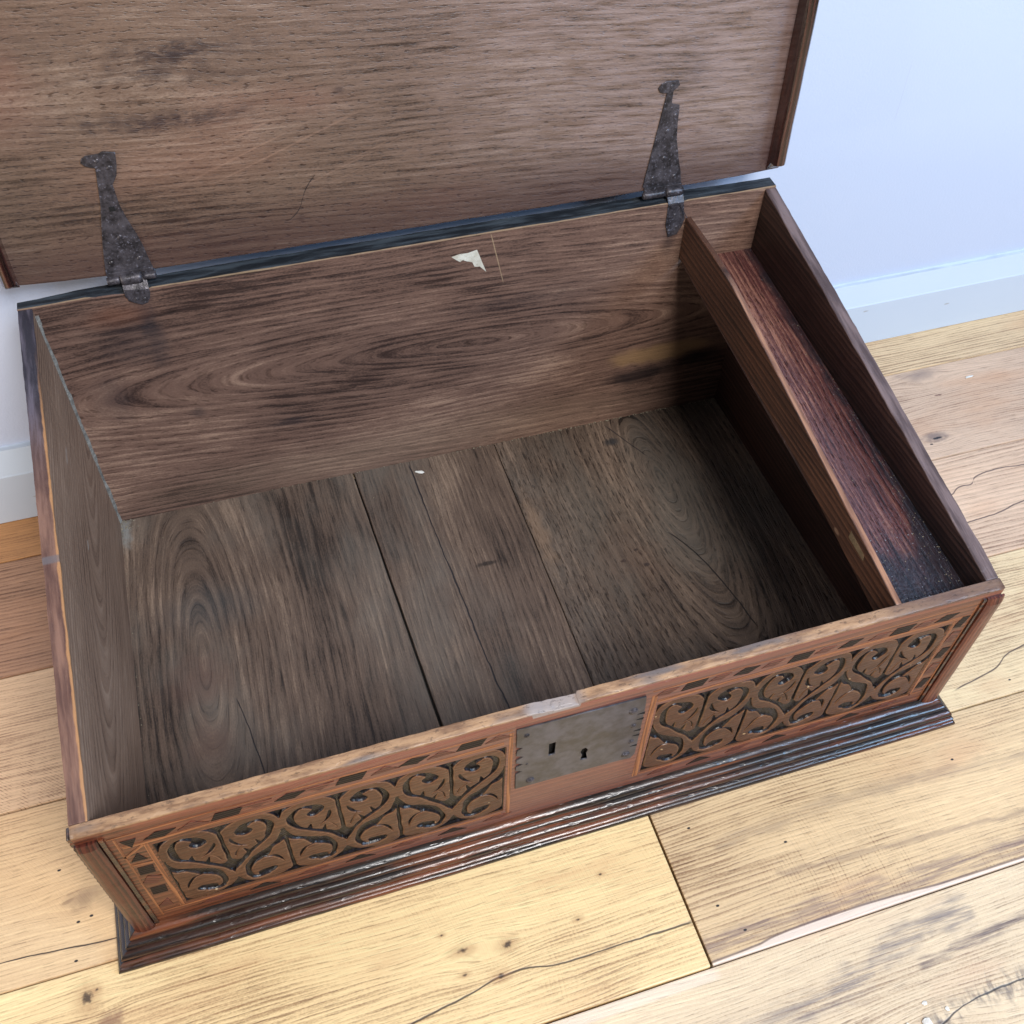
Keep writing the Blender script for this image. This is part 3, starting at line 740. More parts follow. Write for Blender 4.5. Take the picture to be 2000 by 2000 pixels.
# chip-carved corner strip on the left end
pts = [(-0.0002, 0.0)]
prof = []
zz = 0.036
teeth = []
while zz < 0.186:
    teeth += [(-0.0012, zz), (-0.0040, zz + 0.0012), (-0.0042, zz + 0.0050), (-0.0012, zz + 0.0062)]
    zz += 0.0078
poly = [(0.0003, 0.034)] + teeth + [(0.0003, 0.188)]
me = fill2d([poly], 0.009, 0.0004)
for v in me.vertices: v.co = Vector((v.co.x, 0.0080 + v.co.z, v.co.y))
link('notched_corner_strip', me, M_plinth, box_root)

# sides, back, bottom
def side(x0, x1, mat):
    y0, y1 = TF, D - TB
    poly = [(y0, 0.004), (y1, 0.004), (y1, rim(y1)), (y0, rim(y0))]
    bm = prism(poly, 'x', x0, x1, 2, bev=0.0009)
    es = [e for e in bm.edges if abs(e.verts[0].co.y - e.verts[1].co.y) > 0.3]
    bmesh.ops.subdivide_edges(bm, edges=es, cuts=70)
    bmesh.ops.triangulate(bm, faces=[f for f in bm.faces if len(f.verts) > 4])
    for v in bm.verts:
        if v.co.z > rim(v.co.y) - 0.006:
            v.co.z += 0.0005 * nz(v.co, 45) + 0.0003 * nz(v.co, 170)
            v.co.x += 0.0006 * nz(v.co, 40, 3) + 0.0004 * nz(v.co, 150, 3)
    return bm_obj('side_board', bm, mat, box_root)
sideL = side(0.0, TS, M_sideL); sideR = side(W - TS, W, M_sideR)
bm = prism([(D - TB, 0.004), (D + 0.0065, 0.004), (D + 0.0065, HB), (D - TB, HB - 0.0004)], 'x', 0, W, 90, bev=0.0008)
for v in bm.verts:
    if v.co.z > 0.27:
        v.co.z += 0.0007 * nz(v.co, 22) + 0.0004 * nz(v.co, 120)
        v.co.y += 0.0005 * nz(v.co, 50, 3)
        # cut-out for the hinge leaf on the inner arris
        for (a, b) in ((0.0845, 0.1075), (0.5835, 0.6030)):
            if a < v.co.x < b and v.co.y < D - TB + 0.002: v.co.z -= 0.0022
        if 0.060 < v.co.x < 0.085 and v.co.y < D - TB + 0.002: v.co.z -= 0.0012
        tl = max(0.0, 1 - v.co.x / 0.16); tr = max(0.0, (v.co.x - 0.62) / 0.08)
        if v.co.y > D - 0.003: v.co.y -= 0.0075 * tl ** 1.3 + 0.0025 * tr
        if v.co.x < 0.05: v.co.z -= 0.0016 * (1 - v.co.x / 0.05)
back = bm_obj('back_board', bm, M_back, box_root)

M_gapshade = plain('gap_shade_black', (14, 11, 10), (24, 20, 17), 60, rough=0.9, bump=0)  # black that stands in for shade in the bottom-board gaps
def f_bb(n):
    def f(g, col):
        u, v = g.u, g.v   # u = y, v = x
        dst = g.noise(g.vec(u * 5 + n, v * 9, 3), 1, 4, 0.6)
        col = g.mix(g.ss(dst, 0.42, 0.7) * 0.40, col, lin((112, 108, 100), K))
        if n == 0:
            s = g.spot(u, v, 0.30, 0.085, 0.03, 0.05, 0.9, 0.5, 30); col = g.mix(s * 0.25, col, lin((92, 96, 96), K))
            for (a, b, ru, rv) in ((0.22, 0.065, 0.03, 0.03), (0.15, 0.07, 0.025, 0.02)):
                s = g.spot(u, v, a, b, ru, rv, 0.9, 0.7, 60); col = g.mix(s * 0.35, col, lin((104, 70, 58), K))
            s = g.line(u, v, [(0.1, 0.112), (0.16, 0.104), (0.19, 0.098)], 0.0002, 0.0007, 0.001); g.h = g.h - s * 4; col = g.mix(s, col, BLK)
            s = g.spot(u, v, 0.418, 0.016, 0.022, 0.006, 0.9, 0.9, 160); col = g.mix(s * 0.6, col, lin((150, 152, 148), K))
        if n == 1:
            s = g.line(u, v, [(0.10, 0.334), (0.17, 0.3285), (0.25, 0.325), (0.33, 0.321), (0.429, 0.318)], 0.0003, 0.0010, 0.0015, 60)
            g.h = g.h - s * 6; col = g.mix(s, col, BLK)
            s = g.spot(u, v, 0.275, 0.360, 0.003, 0.012, 0.6, 0.7, 150); col = g.mix(s * .8, col, lin((34, 26, 22), K))
        if n == 2:
            s = g.line(u, v, [(0.13, 0.592), (0.18, 0.584), (0.22, 0.574), (0.26, 0.556)], 0.0002, 0.0008, 0.001); g.h = g.h - s * 4; col = g.mix(s, col, BLK)
            s = g.line(u, v, [(0.37, 0.575), (0.40, 0.560), (0.425, 0.548)], 0.0002, 0.0008, 0.001); col = g.mix(s, col, BLK)
            for (a, b, ru, rv) in ((0.239, 0.496, 0.0022, 0.003), (0.249, 0.513, 0.0015, 0.0030), (0.228, 0.517, 0.0022, 0.0030)):
                s = g.spot(u, v, a, b, ru, rv, 0.4, 0.6, 250); col = g.mix(s, col, BLK)
            s = g.spot(u, v, 0.24, 0.50, 0.04, 0.035, 0.9, 0.5, 40); col = g.mix(s * 0.20, col, lin((136, 106, 88), K))
            s = g.spot(u, v, 0.30, 0.425, 0.05, 0.010, 0.7, 0.8, 70); col = g.mix(s * 0.4, col, lin((160, 130, 104), K))
            s = g.spot(u, v, 0.40, 0.545, 0.006, 0.010, 0.7, 0.4, 100); col = g.mix(s * 0.8, col, lin((34, 40, 46), K))
        return col
    return f
BOT = ((44, 33, 27), (102, 83, 70), (154, 130, 110))
mb = [wood('bottom_board_arched_grain', 'yxz', BOT, F=130, cen=(0.24, 0.075, 0.20), ring=0.10, low=0.66, pore=0.6, fine=0.62, fu=15.0, rough=0.62, bump=0.3, seed=50, feats=f_bb(0), k=K, warp=0.012),
      wood('bottom_board_grey_grain', 'yxz', BOT, F=180, ring=0.10, low=0.6, pore=0.65, fu=15.0, rough=0.62, bump=0.35, seed=52, feats=f_bb(1), k=K),
      wood('bottom_board_rough_flecked', 'yxz', ((40, 31, 26), (96, 80, 68), (148, 126, 108)), F=170, cen=(0.33, 0.575, 0.22), ring=0.10, low=0.62, pore=1.0, pu=85, pv=620, fine=0.62, fu=18.0, rough=0.66, bump=0.7, seed=54, feats=f_bb(2), k=K, fleck=0.12)]
for (a0, a1, b0, b1, m) in ((TS - .002, TS - .002, 0.2560, 0.2680, mb[0]), (0.2575, 0.2708, 0.4164, 0.4152, mb[1]), (0.4172, 0.4160, W - TS + .002, W - TS + .002, mb[2])):
    # a: left edge x at back/front, b: right edge x at back/front
    def fn(c, a0=a0, a1=a1, b0=b0, b1=b1):
        t = (c.y - 0.43) / (0.10 - 0.43)
        l_ = a0 + (a1 - a0) * t; r_ = b0 + (b1 - b0) * t
        return Vector((l_ + (r_ - l_) * c.x, c.y, c.z))
    bm = box(0, 1, TF + 0.0002, D - TB - 0.0002, 0.0008, ZB, 'y', 40, fn=fn)
    es = [e for e in bm.edges if abs(e.verts[0].co.x - e.verts[1].co.x) < 0.005 and abs(e.verts[0].co.z - e.verts[1].co.z) < 1e-5 and e.verts[0].co.z > 0.004]
    bmesh.ops.bevel(bm, geom=[e for e in es if e.calc_length() > 0.002], offset=0.0007, segments=1, affect='EDGES')
    wear(bm, 0.00035, 30, 3, (1, 0, 0.4))
    bm_obj('bottom_board', bm, m, box_root)

bm_obj('gap_shade_strip', box(0.250, 0.275, 0.012, 0.43, 0.0002, 0.0007), M_gapshade, box_root)  # added black strips under the joints make the gaps look shaded
bm_obj('gap_shade_strip', box(0.410, 0.422, 0.012, 0.43, 0.0002, 0.0007), M_gapshade, box_root)
# plinth mouldings, mitred
PROF = [(0.0196, 0.0), (0.0203, 0.0012), (0.0206, 0.0028), (0.0202, 0.0045), (0.0190, 0.0057), (0.0170, 0.0058), (0.0166, 0.0066), (0.0172, 0.0074),
        (0.0181, 0.0082), (0.0181, 0.0093), (0.0170, 0.0101), (0.0148, 0.0101), (0.0143, 0.0110), (0.0152, 0.0119), (0.0159, 0.0130), (0.0157, 0.0146),
        (0.0146, 0.0161), (0.0128, 0.0171), (0.0104, 0.0172), (0.0099, 0.0182), (0.0106, 0.0191), (0.0105, 0.0204), (0.0096, 0.0214), (0.0080, 0.0219),
        (0.0060, 0.0219), (0.0055, 0.0229), (0.0062, 0.0239), (0.0061, 0.0255), (0.0050, 0.0270), (0.0030, 0.0281), (0.0014, 0.0284), (0.0010, 0.0292), (0.0, 0.0302)]
def plinth(a, b, dirn, m0, m1, mat, seg):
    """a->b along the carcase foot; dirn outward; m0,m1 mitre signs"""
    a = Vector(a); b = Vector(b); t = (b - a).normalized(); n = Vector(dirn)
    pr = PROF + [(0.0, 0.0)]
    bm = bmesh.new(); rings = []
    for i in range(seg + 1):
        s = i / seg; ring = []
        for (o_, z) in pr:
            p0 = a - t * o_ * m0; p1 = b + t * o_ * m1
            p = p0.lerp(p1, s) + n * o_ + Vector((0, 0, z))
            q = 0.00045 * nz(p, 14) + 0.00014 * nz(p, 80)
            if o_ > 0.003: p += n * q; p.z += 0.00022 * nz(p, 40, 9) if z > 0.001 else 0
            ring.append(bm.verts.new(p))
        rings.append(ring)
    k = len(pr)
    for i in range(seg):
        for j in range(k):
            bm.faces.new((rings[i][j], rings[i][(j + 1) % k], rings[i + 1][(j + 1) % k], rings[i + 1][j]))
    bm.faces.new(rings[0]); bm.faces.new(rings[-1][::-1])
    bmesh.ops.recalc_face_normals(bm, faces=bm.faces)
    o = bm_obj('plinth_moulding', bm, mat, box_root, smooth=True)
    o.data.set_sharp_from_angle(angle=R(48))
    return o
plinth((0, -0.0002, 0), (W, -0.0002, 0), (0, -1, 0), 1, 1, M_plinth, 300)
plinth((-0.0002, 0, 0), (-0.0002, D, 0), (-1, 0, 0), 1, 0, M_plinth_y, 90)
plinth((W + 0.0002, 0, 0), (W + 0.0002, D, 0), (1, 0, 0), 1, 0, M_plinth_y, 90)

# till: partition and tray bottom
def f_till(g, col):
    top = g.ss(g.z - g.y * SL, HF - 0.0035, HF - 0.0020) * g.ss(g.x, 0.6075, 0.6082)
    n = g.noise(g.vec(g.y * 16, g.x * 200, 1), 1, 3)
    tc = g.mix(g.ss(n, 0.35, 0.65), lin((120, 82, 62), K), lin((176, 128, 98), K))
    tc = g.mix(g.ss(g.y, 0.28, 0.36) * 0.6, tc, lin((92, 70, 64), K))
    s = g.spot(g.y, g.z, 0.095, 0.186, 0.004, 0.002, 0.4, 0.6, 150); col = g.mix(s * .8, col, lin((150, 120, 96), K))
    return g.mix(top, col, tc)
M_till = wood('till_side_oak', 'yzx', ((38, 22, 16), (76, 48, 35), (112, 74, 54)), F=150, ring=0.3, low=0.5, rough=0.45, bump=0.15, seed=60, feats=f_till, k=K)
XD = 0.6070
poly = [(TF, rim(TF) - 0.0005), (0.33, rim(0.33) - 0.0012), (0.375, 0.2655), (D - TB, 0.2662),
        (D - TB, 0.2200), (0.363, 0.2120), (0.284, 0.2050), (0.185, 0.1960), (0.09, 0.1800), (TF, 0.1640)]
bm = prism(poly, 'x', XD, XD + 0.0055, 1, bev=0.0007)
partition = bm_obj('till_side', bm, M_till, box_root)
me = fill2d([[(0, 0), (0.026, -0.0035), (0.0245, 0.0045), (0.001, 0.0050)]], 0.0003)
for v in me.vertices: v.co = Vector((XD - 0.0002 + v.co.z, 0.058 + v.co.x, 0.1955 + v.co.y))
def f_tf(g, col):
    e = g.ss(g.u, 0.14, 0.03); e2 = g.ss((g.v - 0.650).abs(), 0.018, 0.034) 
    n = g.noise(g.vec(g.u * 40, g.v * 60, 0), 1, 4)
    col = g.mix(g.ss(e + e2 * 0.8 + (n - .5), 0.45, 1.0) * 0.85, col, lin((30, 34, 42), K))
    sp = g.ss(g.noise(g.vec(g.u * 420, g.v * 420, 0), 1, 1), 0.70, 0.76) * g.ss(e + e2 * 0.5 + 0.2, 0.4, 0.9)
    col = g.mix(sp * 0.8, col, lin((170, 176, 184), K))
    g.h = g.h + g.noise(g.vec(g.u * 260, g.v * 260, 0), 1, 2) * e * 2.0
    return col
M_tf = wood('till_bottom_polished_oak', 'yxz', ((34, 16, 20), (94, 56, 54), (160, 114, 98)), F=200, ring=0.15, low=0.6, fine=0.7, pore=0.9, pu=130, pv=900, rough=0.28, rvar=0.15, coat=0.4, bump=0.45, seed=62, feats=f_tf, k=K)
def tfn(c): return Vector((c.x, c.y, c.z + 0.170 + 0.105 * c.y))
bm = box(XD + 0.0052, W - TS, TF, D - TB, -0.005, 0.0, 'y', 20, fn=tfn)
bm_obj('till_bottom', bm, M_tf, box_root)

# ------------------------------------------------------------------ lid
LP = Vector((0, D - 0.002, HB)); LA = R(-4)
def f_lid(g, col):
    u, v = g.u, g.v
    nn = g.noise(g.vec(u * 50, v * 120, 0), 1, 4, 0.7, 0.8)
    for (a, b, ru, rv, q) in ((0.177, 0.186, 0.060, 0.009, 0.95), (0.150, 0.172, 0.050, 0.008, 0.7), (0.155, 0.134, 0.055, 0.008, 0.95), (0.105, 0.140, 0.035, 0.006, 0.5), (0.06, 0.15, 0.03, 0.03, 0.3),
                              (0.055, 0.08, 0.05, 0.03, 0.35), (0.20, 0.165, 0.05, 0.006, 0.35), (0.288, 0.142, 0.006, 0.004, 0.6), (0.07, 0.20, 0.04, 0.02, .3), (0.245, 0.035, 0.006, 0.004, .8), (0.60, 0.120, 0.012, 0.012, 0.6)):
        s = g.spot(u, v, a, b, ru, rv, 1.0, 0.9, 90); col = g.mix(s * g.ss(nn, 0.30, 0.62) * q, col, lin((52, 40, 42), K))
    s = g.ss(u + v * 0.8 + (g.lo - 0.5) * 0.25, 0.30, 0.72); col = g.mix(s * g.ss(g.fib, 0.2, 0.75) * 0.62, col, lin((170, 150, 148), K))  # window sheen painted as lilac-grey towards the upper right
    s = g.ss(v, 0.075, 0.018); col = g.mix(s * 0.62, col, lin((66, 42, 42), K))
    s = g.ss(u, 0.650, 0.690); col = g.mix(s * 0.45, col, lin((74, 52, 60), K))
    s = g.spot(u, v, 0.16, 0.10, 0.08, 0.03, 1.0, 0.6, 30); col = g.mix(s * 0.16, col, lin((166, 108, 86), K))
    s = g.spot(u, v, 0.03, 0.17, 0.04, 0.04, 1.0, 0.6, 30); col = g.mix(s * 0.20, col, lin((146, 84, 68), K))
    s = g.line(u, v, [(0.235, 0.038), (0.243, 0.046), (0.249, 0.060), (0.258, 0.072)], 0.0002, 0.0009, 0.0008, 90); col = g.mix(s * 0.9, col, BLK); g.h = g.h - s * 4
    # rays: pale slanting medullary figure
    ry = g.noise(g.vec((u + v * -2.2) * 14, (v - u * 0.35) * 260, 2), 1, 2, 0.6)
    rk = g.ss(ry, 0.60, 0.70) * g.spot(u, v, 0.24, 0.10, 0.13, 0.05, 1.0, 0.3, 20); col = g.mix(rk * 0.22, col, lin((190, 150, 126), K))
    g.h = g.h + (nn - 0.5) * g.spot(u, v, 0.15, 0.155, 0.11, 0.05, 1.0, 0.3, 20) * 3.0
    return col
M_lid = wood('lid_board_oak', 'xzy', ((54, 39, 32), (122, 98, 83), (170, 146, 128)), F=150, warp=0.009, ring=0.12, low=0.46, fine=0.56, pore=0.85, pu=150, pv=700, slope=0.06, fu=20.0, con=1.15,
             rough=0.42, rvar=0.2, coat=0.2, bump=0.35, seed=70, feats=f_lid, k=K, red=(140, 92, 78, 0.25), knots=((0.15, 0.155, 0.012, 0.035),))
M_cleat = wood('lid_cleat_shaded_oak', 'zxy', ((16, 8, 9), (44, 22, 20), (86, 48, 40)), F=200, rough=0.25, coat=0.7, bump=0.15, seed=72, k=K)  # cleat colour darkened to stand in for its inner face's shade
bm = box(-0.004, 0.7040, 0.0, 0.014, 0.0105, 0.500, 'x', 60, bev=0.0012, bseg=2)
for v in bm.verts:
    if v.co.z < 0.05: v.co.z += 0.0006 * nz(v.co, 30) + 0.0003 * nz(v.co, 130) + 0.0045 * max(0.0, 1 - v.co.x / 0.08) + 0.0020 * max(0.0, (v.co.x - 0.66) / 0.04)
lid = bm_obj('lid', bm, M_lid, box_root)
lid.location = LP; lid.rotation_euler = (LA, 0, 0)
def cleat(x0, x1, s):
    # moulded strip under each end of the lid: flat inner face, rounded outer edge
    prof = [(x0, 0.0), (x0, -0.0125), (x0 + (x1 - x0) * .12, -0.0145), (x0 + (x1 - x0) * .45, -0.0155), (x0 + (x1 - x0) * .72, -0.0145), (x0 + (x1 - x0) * .92, -0.0115), (x1, -0.0070),
            (x1 - (x1 - x0) * .05, -0.0060), (x1, -0.0045), (x1, 0.0)]
    bm = prism(prof, 'z', 0.0138, 0.500, 50, jit=0.0003, jscale=30)
    for v in bm.verts:
        if v.co.z < 0.020: v.co.z += -v.co.y * 0.75 + 6.0 * abs(v.co.y) ** 1.5
    o = bm_obj('lid_cleat', bm, M_cleat, lid)
    return o
cleat(0.6895, 0.7035, 1); cleat(0.0075, -0.0035, -1)
# peg heads in the right cleat edge
bm = bmesh.new(); dome(bm, Vector((0.7035, -0.004, 0.130)), 0.0035, 0.0012, Vector((1, -0.3, 0)))
bm_obj('peg', bm, M_cleat, lid)

# ------------------------------------------------------------------ iron work
M_iron = plain('forged_iron_pitted', (46, 43, 46), (94, 89, 95), 95, rough=0.40, metal=0.35, bump=0.45, k=K, fine=(122, 120, 132), dist=0.0006)
M_iron2 = plain('lock_plate_iron', (66, 63, 65), (104, 102, 110), 26, rough=0.38, metal=0.30, bump=0.12, k=K, dist=0.0006)
M_hole = plain('black_recess', (6, 5, 5), (14, 12, 12), 60, rough=0.9, bump=0)
def strap(loop, thick=0.0011):
    me = fill2d([[(a / 1000, b / 1000) for a, b in loop]], thick, 0.0003)
    bm = bmesh.new(); bm.from_mesh(me)
    bmesh.ops.triangulate(bm, faces=[f for f in bm.faces if len(f.verts) > 4])
    for v in bm.verts: v.co = Vector((v.co.x, -0.0008 - v.co.z, v.co.y))
    return bm
def lid_child(o, hinge):
    o.parent = hinge; o.matrix_parent_inverse = Matrix.Translation(hinge.location).inverted() if hinge.type == 'EMPTY' else Matrix()
LM = Matrix.Translation(LP) @ Matrix.Rotation(LA, 4, 'X')
def hinge(kind):
    if kind == 'L':
        strp = [(75.5, 13.5), (77.5, 26), (79.8, 38.9), (83.5, 56), (87.6, 73.5), (92.3, 106.0), (89, 107.0), (85.4, 108.6), (82.8, 111.5), (84.2, 114.8), (87.6, 116.7), (97.4, 117.0), (100.8, 118.5), (110, 116.5), (108.5, 106.5),
                (106.2, 97.9), (101.4, 90.8), (101.9, 73.5), (104.6, 60), (108.5, 46.1), (110.9, 34.5), (111.9, 25.5), (113.3, 17.6), (113.8, 12.0)]
        nails = [(95.1, 45.4, 1), (82.5, 23.4, 0), (105.2, 24.2, 0), (95.0, 111.8, 0), (102.2, 105.2, 0), (95.6, 71.0, 2)]
        k0, k1, c0, c1 = 0.0750, 0.1150, 0.0860, 0.1035
        leaf = [(86, 287), (106.5, 285), (105.5, 276), (102.5, 271.5), (97.5, 270), (93, 272.5), (87.5, 276)]
    else:
        strp = [(560.5, 15.5), (567.5, 59), (574.6, 103.2), (570.5, 103.6), (567.7, 104.9), (565.6, 108.4), (568.6, 112.1), (572.9, 113.8), (584.3, 113.5), (586.2, 109.1), (580.6, 104.2), (580.3, 93.3), (588.2, 90.9), (588.6, 85.5), (588.5, 75.2),
                (589.7, 59.3), (594.3, 38.8), (597.9, 26.2), (600.5, 10.8)]
        nails = [(578.5, 67.9, 1), (578.5, 42.1, 1), (569.5, 23.6, 0), (591.3, 22.6, 1), (578.3, 108.9, 0), (585.0, 82.0, 0)]
        k0, k1, c0, c1 = 0.5610, 0.6010, 0.5840, 0.6010
        leaf = [(585.5, 284), (601.5, 284), (603.5, 274), (605.5, 266), (603.9, 258), (599.6, 249.2), (590.5, 247.5), (586, 262)]
    bm = strap(strp)
    st = bm_obj('hinge', bm, M_iron, box_root)
    st.matrix_basis = LM
    inv = LM.inverted()
    # nails, rivets and a square nail hole
    for (a, b, q) in nails:
        b2 = bmesh.new()
        if q == 2:
            bb = box(a / 1000 - 0.0022, a / 1000 + 0.0022, -0.0021, -0.0015, b / 1000 - 0.0019, b / 1000 + 0.0019, bev=0.0003)
            b2.free(); o = bm_obj('nail', bb, M_hole, st)  # black block stands in for the dark of the square hole
        else:
            dome(b2, Vector((a / 1000, -0.0012, b / 1000)), 0.0021 + 0.0003 * q, 0.0010, Vector((0, -1, 0)), 8, 0.8); o = bm_obj('nail', b2, M_iron, st)
    # knuckle barrel: outer pair on the strap, centre on the leaf
    cy, cz = -0.0030, 0.0075
    def barrel(a, b, r, name):
        bm = bmesh.new(); n = 14; rings = []
        segs = 8
        for i in range(segs + 1):
            x = a + (b - a) * i / segs; rr = r * (0.86 if i in (0, segs) else 1.0)
            rings.append([bm.verts.new((x, cy + rr * math.cos(t) + 0.0002 * nz((x, t, r), 90), cz - 0.0026 * (x - a) / (b - a) * 0 + rr * math.sin(t) + 0.0003 * nz((x, t, r), 120, 4))) for t in (2 * math.pi * j / n for j in range(n))])
        for i in range(segs):
            for j in range(n): bm.faces.new((rings[i][j], rings[i][(j + 1) % n], rings[i + 1][(j + 1) % n], rings[i + 1][j]))
        bm.faces.new(rings[0][::-1]); bm.faces.new(rings[-1])
        bmesh.ops.recalc_face_normals(bm, faces=bm.faces)
        return bm_obj(name, bm, M_iron, st, smooth=True)
    if kind == 'L':
        barrel(k0, c0 - 0.0006, 0.0035, 'knuckle'); barrel(c0, c1, 0.0052, 'knuckle'); barrel(c1 + 0.0006, k1, 0.0033, 'knuckle')
    else:
        barrel(k0, c0 - 0.0006, 0.0036, 'knuckle'); barrel(c0, c1, 0.0046, 'knuckle')
    # curled end of the strap joining the knuckle
    bm = box(k0 + 0.001, k1 - 0.001, -0.0030, 0.0002, 0.0088, 0.0150, bev=0.0006, jit=0.0002); bm_obj('strap_curl', bm, M_iron, st)
    # leaf over the back board: bridge then leaf down the inner face
    x0 = min(p[0] for p in leaf) / 1000; x1 = max(p[0] for p in leaf[:2]) / 1000
    br = prism([(D - TB - 0.0010, HB - 0.0062), (D - TB - 0.0010, HB - 0.0008), (D - TB + 0.0006, HB + 0.0012), (D - 0.0040, HB + 0.0075), (D - 0.0020, HB + 0.0065), (D - TB + 0.0020, HB - 0.0004), (D - TB + 0.0005, HB - 0.0062)], 'x', x0, x1, 6, jit=0.0003, jscale=120)
    me_ = bpy.data.meshes.new('hinge_leaf'); br.to_mesh(me_); br.free()
    me2 = fill2d([[(a / 1000, b / 1000) for a, b in leaf]], 0.0011, 0.0002)
    b3 = bmesh.new(); b3.from_mesh(me2)
    for v in b3.verts: v.co = Vector((v.co.x, D - TB - 0.0006 - v.co.z, v.co.y))
    b3.from_mesh(me_)
    for v in b3.verts: v.co = inv @ v.co
    bm_obj('hinge_leaf', b3, M_iron, st)
    for (a, b) in (((94, 277), (101, 276)) if kind == 'L' else ((594, 272), (598, 258), (590, 255))):
        b2 = bmesh.new(); dome(b2, inv @ Vector((a / 1000, D - TB - 0.0011, b / 1000)), 0.0016, 0.0007, Vector((0, -1, 0)), 8); bm_obj('nail', b2, M_iron, st)
    return st
h1 = hinge('L'); h1['label'] = 'left wrought-iron strap hinge'
h2 = hinge('R'); h2['label'] = 'right wrought-iron strap hinge, narrower at its tip'
# bent wire by the right hinge
bm = bmesh.new()
P_ = [Vector((0.5975, D - TB - 0.002, 0.283)), Vector((0.6010, D - TB - 0.003, 0.277)), Vector((0.6060, D - TB - 0.004, 0.2685))]
prev = None
for p in P_:
    ring = [bm.verts.new(p + Vector((0.0005 * math.cos(t), 0.0005 * math.sin(t), 0))) for t in (0, 1.26, 2.51, 3.77, 5.03)]
    if prev:
        for j in range(5): bm.faces.new((prev[j], prev[(j + 1) % 5], ring[(j + 1) % 5], ring[j]))
    prev = ring
bm_obj('wire_pin', bm, M_iron, box_root)

# lock plate
PLT = [(0.2990, 0.1822), (0.3985, 0.1800), (0.3995, 0.1700), (0.4002, 0.1300), (0.4005, 0.0900), (0.3975, 0.0835), (0.3880, 0.0850), (0.3500, 0.0862), (0.3100, 0.0868), (0.3005, 0.0868)]
le = [(0.3002, 0.1120), (0.3050, 0.1150), (0.2998, 0.1180), (0.3002, 0.1240), (0.3055, 0.1265), (0.2998, 0.1305), (0.3002, 0.1350), (0.3055, 0.1385), (0.2996, 0.1425), (0.3002, 0.1500), (0.3045, 0.1530), (0.2994, 0.1560)]
me = xz_plate([PLT + le, keyA, keyB], 0.0014, -0.0007, 0.00025)
lock = link('lock_plate', me, M_iron2, box_root)
bm = box(0.3200, 0.3650, 0.0030, 0.0070, 0.098, 0.156); bm_obj('keyhole_dark_block', bm, M_hole, lock)  # added black block keeps light out of the keyholes
for (a, b, r) in ((0.3066, 0.1707, 0.0022), (0.3123, 0.0957, 0.0034), (0.3902, 0.1633, 0.0034), (0.3932, 0.1394, 0.0022), (0.3943, 0.1134, 0.0024), (0.3922, 0.0934, 0.0034), (0.3084, 0.1249, 0.0011)):
    bm = bmesh.new(); dome(bm, Vector((a, -0.0013, b)), r * 1.12, r * 0.62, Vector((0, -1, 0)), 12, 0.85); bm_obj('nail', bm, M_iron, lock)
for zc in (0.1560, 0.1475, 0.1300, 0.1220, 0.1050):     # punched triangles on the right edge
    me = fill2d([[(0, -0.0016), (0, 0.0016), (-0.0060, 0.0004)]], 0.0004)
    for v in me.vertices: v.co = Vector((0.4003 + v.co.x, -0.0014 - v.co.z, zc + v.co.y))
    link('punched_triangle', me, M_hole, lock)

# ------------------------------------------------------------------ paper, chips, grit
M_paper = plain('old_paper', (206, 200, 184), (236, 234, 222), 140, rough=0.85, bump=0.2, k=K, fine=(120, 96, 72))
pp = [(0.3721, 0.2654), (0.3800, 0.2672), (0.3880, 0.2668), (0.3967, 0.2689), (0.4010, 0.2560), (0.4058, 0.2424), (0.3993, 0.2498), (0.3962, 0.2500), (0.3941, 0.2508), (0.3920, 0.2560), (0.3864, 0.2582), (0.3830, 0.2602), (0.3801, 0.2586), (0.3770, 0.2610)]
me = fill2d([pp], 0.0003)
for v in me.vertices: v.co = Vector((v.co.x, D - TB - 0.00018 - v.co.z + 0.0004 * nz((v.co.x, v.co.y, 0), 90), v.co.y))
link('paper_remnant', me, M_paper, back)
me = fill2d([[(0, 0), (0.024, -0.0040), (0.0245, 0.0035), (0.002, 0.0050)]], 0.0003)
for v in me.vertices: v.co = Vector((XD - 0.00018 - v.co.z, 0.056 + v.co.x, 0.1940 + v.co.y + v.co.x * 0.25))
link('paper_remnant', me, plain('old_brown_paper', (110, 92, 66), (140, 118, 88), 200, rough=0.85, k=K), partition)

M_chip = plain('white_chip', (214, 210, 200), (238, 236, 230), 300, rough=0.7, k=0.9)
M_grit = plain('pale_grit', (104, 95, 78), (160, 150, 130), 300, rough=0.8, k=K)
rnd = random.Random(11)
bm = bmesh.new()
for i in range(110):     # old filler and grit caught in the joint of back and bottom
    x = 0.36 + 0.32 * rnd.random() ** 0.8
    crumb(bm, Vector((x, D - TB - rnd.uniform(0, .0012), ZB + rnd.uniform(0, .0008))), rnd.uniform(.0003, .0011), rnd)
for i in range(60): crumb(bm, Vector((rnd.uniform(.1, .40), D - TB - rnd.uniform(0, .001), ZB + 0.0003)), rnd.uniform(.0002, .0007), rnd)
for i in range(50): crumb(bm, Vector((TS + abs(rnd.gauss(0, .006)), D - TB - abs(rnd.gauss(0, .012)), ZB + 0.0003)), rnd.uniform(.0003, .0009), rnd)
for i in range(30): crumb(bm, Vector((W - TS - abs(rnd.gauss(0, .010)), D - TB - abs(rnd.gauss(0, .012)), ZB + 0.0003)), rnd.uniform(.0003, .0010), rnd)
for i in range(26): crumb(bm, Vector((TS + rnd.uniform(0, .002), rnd.uniform(.05, .42), ZB + 0.0003)), rnd.uniform(.0003, .0006), rnd)
for i in range(30): crumb(bm, Vector((rnd.uniform(.02, .66), rnd.uniform(.1, .42), ZB + 0.0003)), rnd.uniform(.0002, .0005), rnd)
bm_obj('joint_grit', bm, M_grit, box_root, kind='stuff')
bm = bmesh.new()
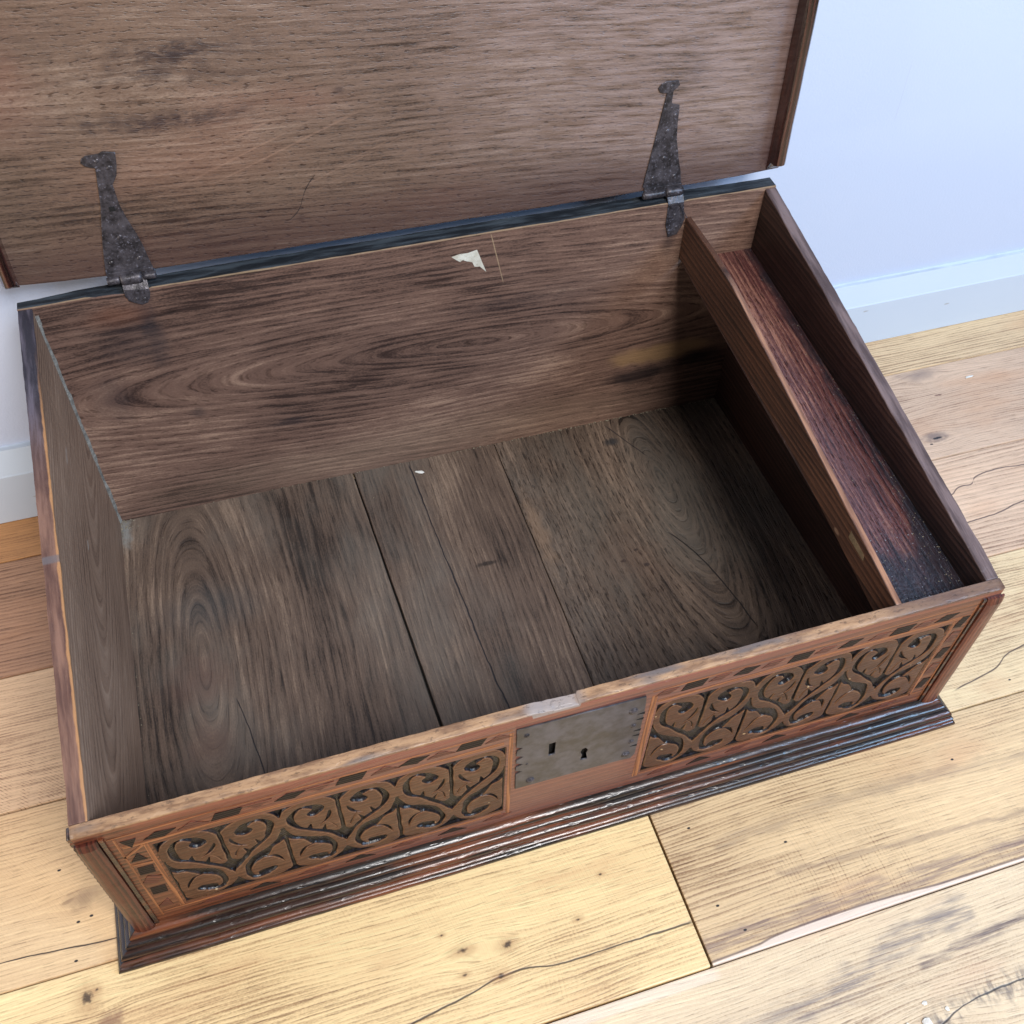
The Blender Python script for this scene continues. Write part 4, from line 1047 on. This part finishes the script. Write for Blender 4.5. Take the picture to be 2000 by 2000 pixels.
for i in range(190):
    y = min(0.43, 0.012 + abs(rnd.gauss(0, 0.10))) if rnd.random() < .7 else rnd.uniform(.01, .43)
    x = rnd.choice((0.6135 + abs(rnd.gauss(0, .010)), W - TS - abs(rnd.gauss(0, .010)), rnd.uniform(.614, .687)))
    crumb(bm, Vector((x, y, 0.170 + 0.105 * y + 0.0002)), rnd.uniform(.0002, .0006), rnd)
bm_obj('till_grit', bm, M_grit, box_root, kind='stuff')
# grey glue bead down the left back corner
bm = prism([(TS - 0.0004, D - TB + 0.0004), (TS + 0.0026, D - TB + 0.0004), (TS + 0.0010, D - TB - 0.0016), (TS - 0.0004, D - TB - 0.0030)], 'z', 0.006, 0.276, 60, jit=0.0012, jscale=70)
bm_obj('glue_bead', bm, plain('grey_glue', (96, 94, 90), (150, 148, 142), 200, rough=0.7, k=K), box_root)

def thing_crumb(x, y, z, r, label, group=None, elong=1.0, rot=0.0, cat='chip'):
    bm = bmesh.new(); q = random.Random(int(x * 9999)); crumb(bm, Vector((0, 0, 0)), r, q, 0.5)
    for v in bm.verts:
        v.co.x *= elong
    wear(bm, r * .3, 1 / r, x)
    mn = min(v.co.z for v in bm.verts)
    for v in bm.verts: v.co.z -= mn
    o = bm_obj('white_chip', bm, M_chip, label=label, cat=cat, group=group); o.location = (x, y, z); o.rotation_euler = (0, 0, rot)
thing_crumb(1.008, 0.3865, 0.0, 0.0020, 'thin white chip lying on the pinkish floorboard near the skirting', elong=3.2, rot=0.1)
thing_crumb(0.5570, -0.2345, 0.0, 0.0042, 'largest white crumb beside the black crack in the streaked floorboard')
thing_crumb(0.5420, -0.2340, 0.0, 0.0034, 'pale pinkish crumb on the floor just left of the largest white crumb')
thing_crumb(0.5635, -0.2215, 0.0, 0.0022, 'small white crumb above the largest one on the streaked floorboard')
thing_crumb(0.5780, -0.2300, 0.0, 0.0018, 'tiny white crumb touching the black crack of the streaked floorboard')
thing_crumb(0.3265, 0.4150, ZB, 0.0018, 'small white splinter lying inside the box close to the back board', elong=3.0, rot=-0.4)
